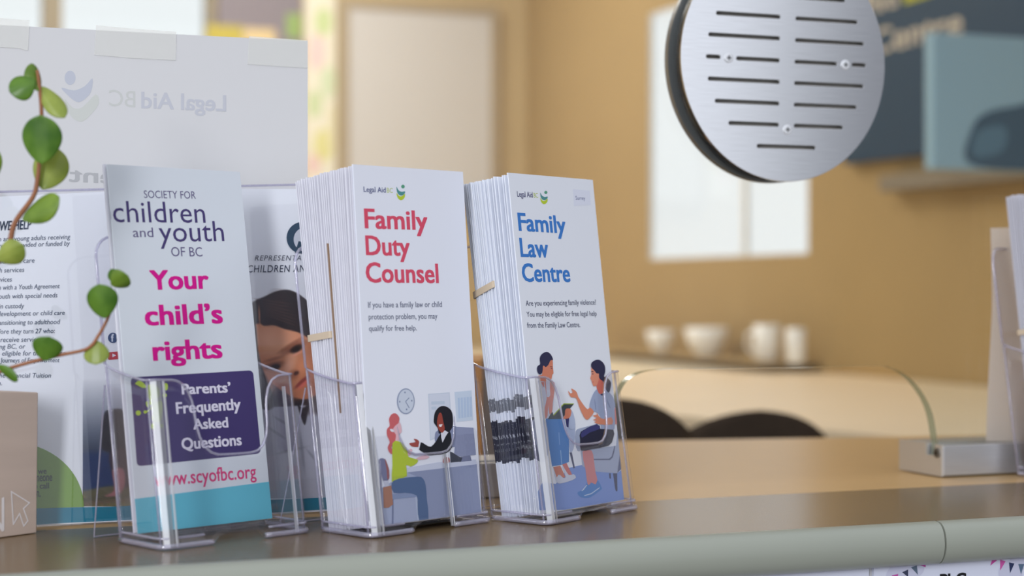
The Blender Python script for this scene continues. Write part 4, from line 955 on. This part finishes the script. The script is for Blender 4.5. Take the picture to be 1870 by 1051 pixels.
def leaf(base, tip, wpx, m, Y0, tilt=15.0, roll=0.0, cup=0.18, dy=0.0, obo=0.56):
    """a round cupped leaf from its stalk to its tip"""
    b, t = spot(*base, Y0) - PO, spot(*tip, Y0) - PO; ax = t - b; L = ax.length; ax.normalize()
    side = ax.cross(Vector((0, -1, 0))); side.normalize(); nrm = side.cross(ax); Wd = wpx / F * Y0
    rot = Matrix.Rotation(R_(roll), 3, ax); side = rot @ side; nrm = rot @ nrm
    rot = Matrix.Rotation(R_(tilt), 3, side); ax = rot @ ax; nrm = rot @ nrm
    ns, nt_ = 14, 9; V, Fc = [], []
    for i in range(ns + 1):
        s = i / ns; hw = (math.sin(math.pi * min(1, s ** (math.log(0.5) / math.log(obo)))) ** 0.55 if 0 < s < 1 else 0) * Wd / 2
        for k in range(nt_):
            q = -1 + 2 * k / (nt_ - 1); z = cup * Wd * (q * q - 0.35) * (math.sin(math.pi * s)) - 0.10 * L * (s - 0.5) ** 2 + (0.02 * Wd if k == nt_ // 2 else 0)
            V.append(b + ax * L * s + side * hw * q - nrm * z + Vector((0, dy, 0)))
    for i in range(ns):
        for k in range(nt_ - 1): a = i * nt_ + k; Fc.append((a, a + 1, a + nt_ + 1, a + nt_))
    o = obj('leaf', V, Fc, m, plant, smooth=True)
    s = o.modifiers.new('flesh', 'SOLIDIFY'); s.thickness = 0.0009; s.offset = 0
    ss = o.modifiers.new('round', 'SUBSURF'); ss.levels = 1; ss.render_levels = 1
    return o
leaf((66, 148), (22, 172), 52, m_leaf, YA, 10, 15, 0.2, -0.002)
leaf((70, 168), (68, 111), 34, m_leaf3, YA, -20, 45, 0.35, -0.001)
leaf((74, 158), (116, 222), 38, m_leaf2, YA, 12, -25, 0.2, 0.002)
leaf((86, 302), (87, 213), 74, m_leaf, YA, 8, 0, 0.12, -0.010)
leaf((74, 346), (101, 268), 66, m_leaf2, YA, -10, 10, 0.15, 0.004)
leaf((44, 402), (119, 366), 54, m_leaf3, YA, 10, -25, 0.2, -0.002)
leaf((0, 474), (50, 448), 48, m_leaf2, YA, 8, 10, 0.15, -0.003)
leaf((203, 520), (234, 498), 42, m_leaf3, YB, 15, 25, 0.2, 0.001)
leaf((212, 518), (197, 492), 22, m_leaf, YB, 15, 35, 0.2, 0.003)
leaf((198, 580), (190, 517), 58, m_leaf, YB, 10, 0, 0.18, -0.008)
leaf((175, 622), (176, 667), 48, m_leaf2, YB, 15, 0, 0.15, 0.002)
leaf((84, 657), (94, 611), 56, m_leaf, YB, 15, 10, 0.18, -0.003)
leaf((-2, 665), (40, 692), 22, m_leaf, YB, 10, 25, 0.2, -0.002)
leaf((-16, 335), (-4, 272), 30, m_leaf3, YA, 5, 10, 0.15, -0.002)

# ------------------------------------------------------------------ right edge: holder near the glass and papers behind it
Y5 = R_(50)
B5 = Vector((0.4265, 1.338, CT + 0.0085))
h5 = holder(B5, Y5, -0.006, 'clear leaflet holder before the metal channel, cut off by the right edge', D=0.040, lean=R_(7.0), easel=False)
F5 = Frame(B5, Y5, R_(4.5))
leaflet(F5, 0.0931, 0.2159, m_paper, 'white leaflet front of the holder beside the metal channel')
st5 = stack(B5, Y5, R_(4.5), R_(6.2), 0.0931, 0.2150, 0.022, 14, m_paper2, lambda k: ('white leaflet edge stacked in the holder beside the metal channel', 'leaflets in the holder beside the metal channel'))
band_(B5, Y5, R_(6.0), 0.0931, 0.0105, 0.0242, 0.105, 'orange brown rubber band round the leaflets beside the metal channel')
m_sheet2 = mat('lilac_grey_paper', (248, 240, 238), 0.6)
_N, _L = m_sheet2.node_tree.nodes, m_sheet2.node_tree.links; _tl = _N.new('ShaderNodeBsdfTranslucent'); _tl.inputs[0].default_value = rgb(250, 240, 234); _mx = _N.new('ShaderNodeMixShader'); _mx.inputs[0].default_value = 0.5
_L.new(_N['Principled BSDF'].outputs[0], _mx.inputs[1]); _L.new(_tl.outputs[0], _mx.inputs[2]); _L.new(_mx.outputs[0], _N['Material Output'].inputs[0])
GB = WF(C(0, GD + TH + 0.001), cu, -cd)
L_ = [(1809, 416), (1811, 480), (1812, 560), (1808, 640), (1804, 720), (1801, 806)]; Rr = [(1905, 806), (1905, 640), (1905, 414)]
ab = [GB.at(*q) for q in smooth_poly(L_, 3, closed=False)] + [GB.at(*q) for q in Rr]
cx = ab[0][0]; cz = min(b for a, b in ab); n = len(ab)
V = [(a - cx, 0, b - cz) for a, b in ab] + [(a - cx, 0.0003, b - cz) for a, b in ab]
o = obj('paper_sheet', V, [tuple(range(n)), tuple(range(2 * n - 1, n - 1, -1))] + [(i, n + i, n + (i + 1) % n, (i + 1) % n) for i in range(n)], m_sheet2, M=Matrix.Translation(GB.world(cx, cz)) @ GB.M.to_3x3().to_4x4())
tag(o, 'tall blank sheet of paper standing against the glass at the right edge', 'paper')

# ------------------------------------------------------------------ office beyond the glass
DZ = ZC - 0.203
m_desk = mat('cream_desk_top', (238, 222, 194), 0.45, 0.4, noise=0.02, nscale=6)
desk = thing('office_desk', 'wide cream desk top running along the tan wall beyond the glass', 'desk', Matrix.Translation(RW(0.0) - cu * 1.0))
dO = RW(0.0) - cu * 1.0
P = [RW(0.02, 0.005), RW(3.35, 0.005), RW(3.75, 0.3), RW(3.6, 0.86), RW(3.05, 0.98), RW(3.05, 1.8), RW(2.2, 2.2), RW(0.02, 2.2)]
P = [(q - dO) for q in P]; n = len(P)
V = [(q.x, q.y, DZ - 0.03) for q in P] + [(q.x, q.y, DZ) for q in P]
obj('desk_top', V, [tuple(range(n)), tuple(range(2 * n - 1, n - 1, -1))] + [(i, (i + 1) % n, n + (i + 1) % n, n + i) for i in range(n)], m_desk, desk)
for t_, o_ in ((0.1, 2.1), (2.1, 2.1), (3.2, 0.12), (0.1, 0.12)):
    q = RW(t_, o_) - dO; bm = bmesh.new(); box(bm, q.x - 0.025, q.x + 0.025, q.y - 0.025, q.y + 0.025, 0, DZ - 0.03); bmobj('leg', bm, m_alu, desk)

def stool(x, y, ztop, wid, skew, label, face):
    t = thing('office_stool', label, 'stool', Matrix.Translation((x, y, 0)) @ Matrix.Rotation(face, 4, 'Z'), 'dark office stools behind the counter')
    md = mat('dark_brown_fabric', (58, 48, 40), 0.8, 0.2, noise=0.1, nscale=60); mb = mat('black_plastic', (30, 29, 30), 0.4)
    bm = bmesh.new(); n, K = 22, 32; rings = []
    H = 0.30
    for j in range(n + 1):
        f = 1 - (1 - j / n) ** 1.8; z = ztop - H + H * f; hw = wid * (1 - max(0, (f - 0.62) / 0.38) ** 2.4) ** 0.5 * (0.86 + 0.14 * min(1, f * 3)) if f < 1 else 0.003
        cx = skew * max(0, f - 0.5); th = 0.024 * (1 - 0.6 * max(0, f - 0.8) / 0.2)
        rings.append([bm.verts.new((cx + hw * math.copysign(abs(math.cos(q)) ** 0.6, math.cos(q)), -0.10 - 0.04 * f + th * math.copysign(abs(math.sin(q)) ** 0.8, math.sin(q)) + 0.18 * (hw * math.cos(q)) ** 2 / max(wid, .01), z)) for q in [2 * math.pi * k / K for k in range(K)]])
    for A, B in zip(rings, rings[1:]):
        for k in range(K): bm.faces.new((A[k], A[(k + 1) % K], B[(k + 1) % K], B[k]))
    bm.faces.new(rings[0][::-1]); bm.faces.new(rings[-1]); bmobj('backrest', bm, md, t, smooth=True)
    bm = bmesh.new(); lathe(bm, [(0.10, 0.64), (0.128, 0.65), (0.13, 0.68), (0.115, 0.70), (0.0001, 0.705)], 28); bmobj('seat', bm, md, t, smooth=True)
    bm = bmesh.new(); tube(bm, [(0, -0.02, 0.63), (0, -0.12, 0.65), (0, -0.135, 0.72), (0, -0.125, ztop - H + 0.06)], 0.011, 8); bmobj('back_bracket', bm, mb, t, smooth=True)
    bm = bmesh.new(); tube(bm, [(0, 0, 0.06), (0, 0, 0.64)], [0.022, 0.014], 12); bmobj('column', bm, m_alu, t, smooth=True)
    for k in range(4):
        q = math.pi / 4 + math.pi / 2 * k; bm = bmesh.new(); tube(bm, [(0.01 * math.cos(q), 0.01 * math.sin(q), 0.07), (0.125 * math.cos(q), 0.125 * math.sin(q), 0.03)], [0.014, 0.009], 8)
        l = bmobj('leg', bm, mb, t, smooth=True)
        bm = bmesh.new(); lathe(bm, [(0.010, 0.0), (0.013, 0.006), (0.013, 0.020), (0.008, 0.026)], 12, (0.122 * math.cos(q), 0.122 * math.sin(q), 0)); bmobj('foot', bm, m_dark, l, smooth=True)
    return t
stool(0.115, 2.14, ZC - 0.128, 0.112, 0.0, 'dark stool with a flat-topped backrest, partly hidden behind the Family Law Centre holder', R_(2))
stool(0.285, 2.36, ZC - 0.1575, 0.125, 0.09, 'dark stool with a low rounded backrest, seen through the arched opening', R_(-4))

# white blobs by the tan wall, built as bowls and mugs
m_china = mat('white_china', (254, 254, 255), 0.12, 0.6)
LZ = ZC - 0.18
bm = bmesh.new(); box(bm, 0.75, 1.95, -0.16, -0.001, LZ - 0.006, LZ)
tag(bmobj('wall_ledge', bm, m_tan, M=RWM), 'narrow tan ledge on the wall above the cream desk, carrying white crockery', 'shelf')
def on_desk(px, py):
    fr = WF(CORNER - cu * 0.085, rw, -cu); a, _ = fr.at(px, py); return fr.O + fr.u * a + Vector((0, 0, LZ))
def crock(name, cat, px, py, wpx, hpx, prof, label, handle=None):
    q = on_desk(px, py); s = q.y / F; W_, H_ = wpx * s / 2, hpx * s
    t = thing(name, label, cat, Matrix.Translation(q), 'white crockery on the wall ledge')
    bm = bmesh.new(); lathe(bm, [(W_ * a, H_ * b) for a, b in prof], 28); bmobj('body', bm, m_china, t, smooth=True)
    if handle:
        bm = bmesh.new(); tube(bm, [(handle * W_ * 0.95, 0, H_ * 0.8), (handle * W_ * 1.4, 0, H_ * 0.75), (handle * W_ * 1.45, 0, H_ * 0.4), (handle * W_ * 0.95, 0, H_ * 0.2)], W_ * 0.13, 8); bmobj('handle', bm, m_china, t, smooth=True)
bowl = [(0.45, 0), (0.5, 0.05), (0.85, 0.5), (1, 1), (0.94, 1), (0.78, 0.52), (0.3, 0.15)]
mug = [(0.8, 0), (0.95, 0.04), (1, 0.5), (1, 1), (0.92, 1), (0.9, 0.12)]
crock('bowl', 'bowl', 1206, 640, 54, 40, bowl, 'small white bowl, leftmost bright dish on the wall ledge')
crock('bowl', 'bowl', 1290, 654, 82, 52, bowl, 'wide white bowl beside the small bowl on the wall ledge')
crock('mug', 'mug', 1400, 670, 50, 66, mug, 'tall white mug on the wall ledge, right of the wide bowl', -1)
crock('mug', 'mug', 1453, 676, 36, 64, mug, 'narrow white mug, rightmost bright dish on the wall ledge')

# things on the back wall
def board(name, cat, label, fr, x0, x1, y0, y1, thick, m, frame_m=None, fw=0.02, back=0.001):
    a0, b0 = fr.at(x0, y1); a1, _ = fr.at(x1, y1); _, b1 = fr.at(x0, y0)
    t = thing(name, label, cat, Matrix.Translation(fr.world(a0, b0)) @ fr.M.to_3x3().to_4x4()); w, h = a1 - a0, b1 - b0
    bm = bmesh.new(); box(bm, 0, w, -thick, -back, 0, h); bmobj('panel', bm, m, t)
    if frame_m:
        bm = bmesh.new(); f = fw
        for q in ((-f, 0, -f, h + f), (w, w + f, -f, h + f), (0, w, -f, 0), (0, w, h, h + f)): box(bm, q[0], q[1], -thick - 0.008, -0.001, q[2], q[3])
        bmobj('frame', bm, frame_m, t)
    return t, w, h, a0, b0
board('wall_board', 'board', 'pale grey board on the back wall behind the Family Duty Counsel leaflets', BF, 632, 890, 16, 352, 0.03, mat('pale_grey_board', (208, 206, 208), 0.45), mat('warm_grey_frame', (176, 160, 136), 0.5), 0.03)
t, w, h, a0, b0 = board('notice_board', 'notice board', 'grey purple notice board between the window and the coloured poster', BF, 396, 548, -40, 140, 0.02, mat('grey_purple_felt', (138, 130, 140), 0.9))
def card(label, x0, x1, y0, y1, col, cat='note'):
    a0, b0 = BF.at(x0, y1); a1, _ = BF.at(x1, y1); _, b1 = BF.at(x0, y0); bm = bmesh.new(); box(bm, 0, a1 - a0, -0.0015, 0, 0, b1 - b0)
    tag(bmobj('paper_note', bm, mat('note_%d_%d_%d' % col, col, 0.6), M=Matrix.Translation(BF.world(a0, b0, 0.0206)) @ BF.M.to_3x3().to_4x4()), label, cat, 'notes on the notice board')
card('yellow paper note low on the grey notice board', 374, 440, 46, 100, (190, 174, 72)); card('cream paper note beside the yellow note', 442, 500, 52, 100, (220, 196, 150))
card('green paper note at the right of the notice board', 520, 548, 26, 70, (146, 172, 104))
t, w, h, a0, b0 = board('poster', 'poster', 'tall cream poster with soft pink and green patches on the back wall', BF, 556, 612, -60, 345, 0.004, mat('cream_poster', (238, 234, 220), 0.6))
fr = WF(BF.world(a0, b0), BF.u, BF.N); p = Print(fr, (0, w, 0, h)); p.e = 0.005
for c, rx, ry, col in (((578, 95), 16, 34, (238, 212, 214)), ((598, 150), 14, 30, (214, 226, 196)), ((574, 190), 14, 26, (206, 220, 180)), ((590, 265), 18, 30, (226, 222, 160)), ((572, 300), 12, 20, (236, 206, 206)), ((590, 40), 16, 26, (206, 222, 168)), ((606, 230), 8, 40, (232, 226, 196))):
    p.ellipse(c, rx, ry, col)
p.build('printed_art', t)

# blue sign and added reflection panel on the right wall
t, w, h, a0, b0 = board('office_sign', 'sign', 'dark blue sign with pale lettering high on the tan wall, behind the vent', RF, 1560, 1958, -140, 300, 0.03, mat('deep_blue_panel', (36, 66, 94), 0.5))
fr = WF(RF.world(a0, b0), RF.u, RF.N); p = Print(fr); p.e = 0.0305
p.text('Legal Centre', (1500, 128), (1780, 62), 86, (205, 196, 184), bold=0.02)
p.text('Legal Aid', (1500, 60), (1660, 12), 12, (205, 196, 184), bold=0.02); p.text('BC', (1672, 8), (1860, -48), -44, (196, 196, 40), bold=0.02)
p.build('printed_text', t)
KF = WF(RW(2.92, 0.0), cu, -cd)            # plane of the added panel that stands in for a reflection
ka, kb = KF.at(1704, 308); _, kt = KF.at(1704, 58)
t = thing('reflection_panel', 'pale blue panel standing in for a reflection, its dark reflected shape painted on, by the tan wall', 'panel', Matrix.Translation(KF.world(ka, kb)) @ KF.M.to_3x3().to_4x4())
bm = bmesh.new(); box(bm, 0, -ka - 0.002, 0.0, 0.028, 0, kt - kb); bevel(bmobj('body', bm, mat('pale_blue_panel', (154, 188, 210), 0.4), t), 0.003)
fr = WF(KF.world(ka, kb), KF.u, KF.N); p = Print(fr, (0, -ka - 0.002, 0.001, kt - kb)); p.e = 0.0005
p.poly([(1765, 296), (1772, 240), (1795, 208), (1850, 194), (1960, 186), (1980, 310), (1850, 312)], (78, 102, 124)); p.poly([(1778, 285), (1786, 240), (1835, 232), (1830, 275)], (100, 132, 156))  # dark reflected shape painted on the panel as flat colour
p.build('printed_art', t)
a0, b0 = RF.at(1640, 350); a1, _ = RF.at(2050, 350); _, b1 = RF.at(1640, 322)
bm = bmesh.new(); box(bm, a0, a1, -0.05, -0.001, b0, b1)
tag(bmobj('wall_shelf', bm, mat('taupe_shelf', (140, 130, 116), 0.6), M=RWM), 'narrow taupe ledge on the tan wall below the blue sign', 'shelf')
# orange and brown folder seen in the gap between two holders
q = spot(881, 818, 1.5); q.z = CT
t = thing('box_file', 'orange and grey upright file box between the middle and right holders, behind the glass', 'box file', Matrix.Translation(q))
for nm, x0, x1, c in (('spine', -0.018, 0.0, (214, 150, 80)), ('cover', 0.0, 0.016, (120, 108, 104))):
    bm = bmesh.new(); box(bm, x0, x1, 0, 0.12, 0.0, 0.085); bevel(bmobj(nm, bm, mat('file_' + nm, c, 0.6), t), 0.001)
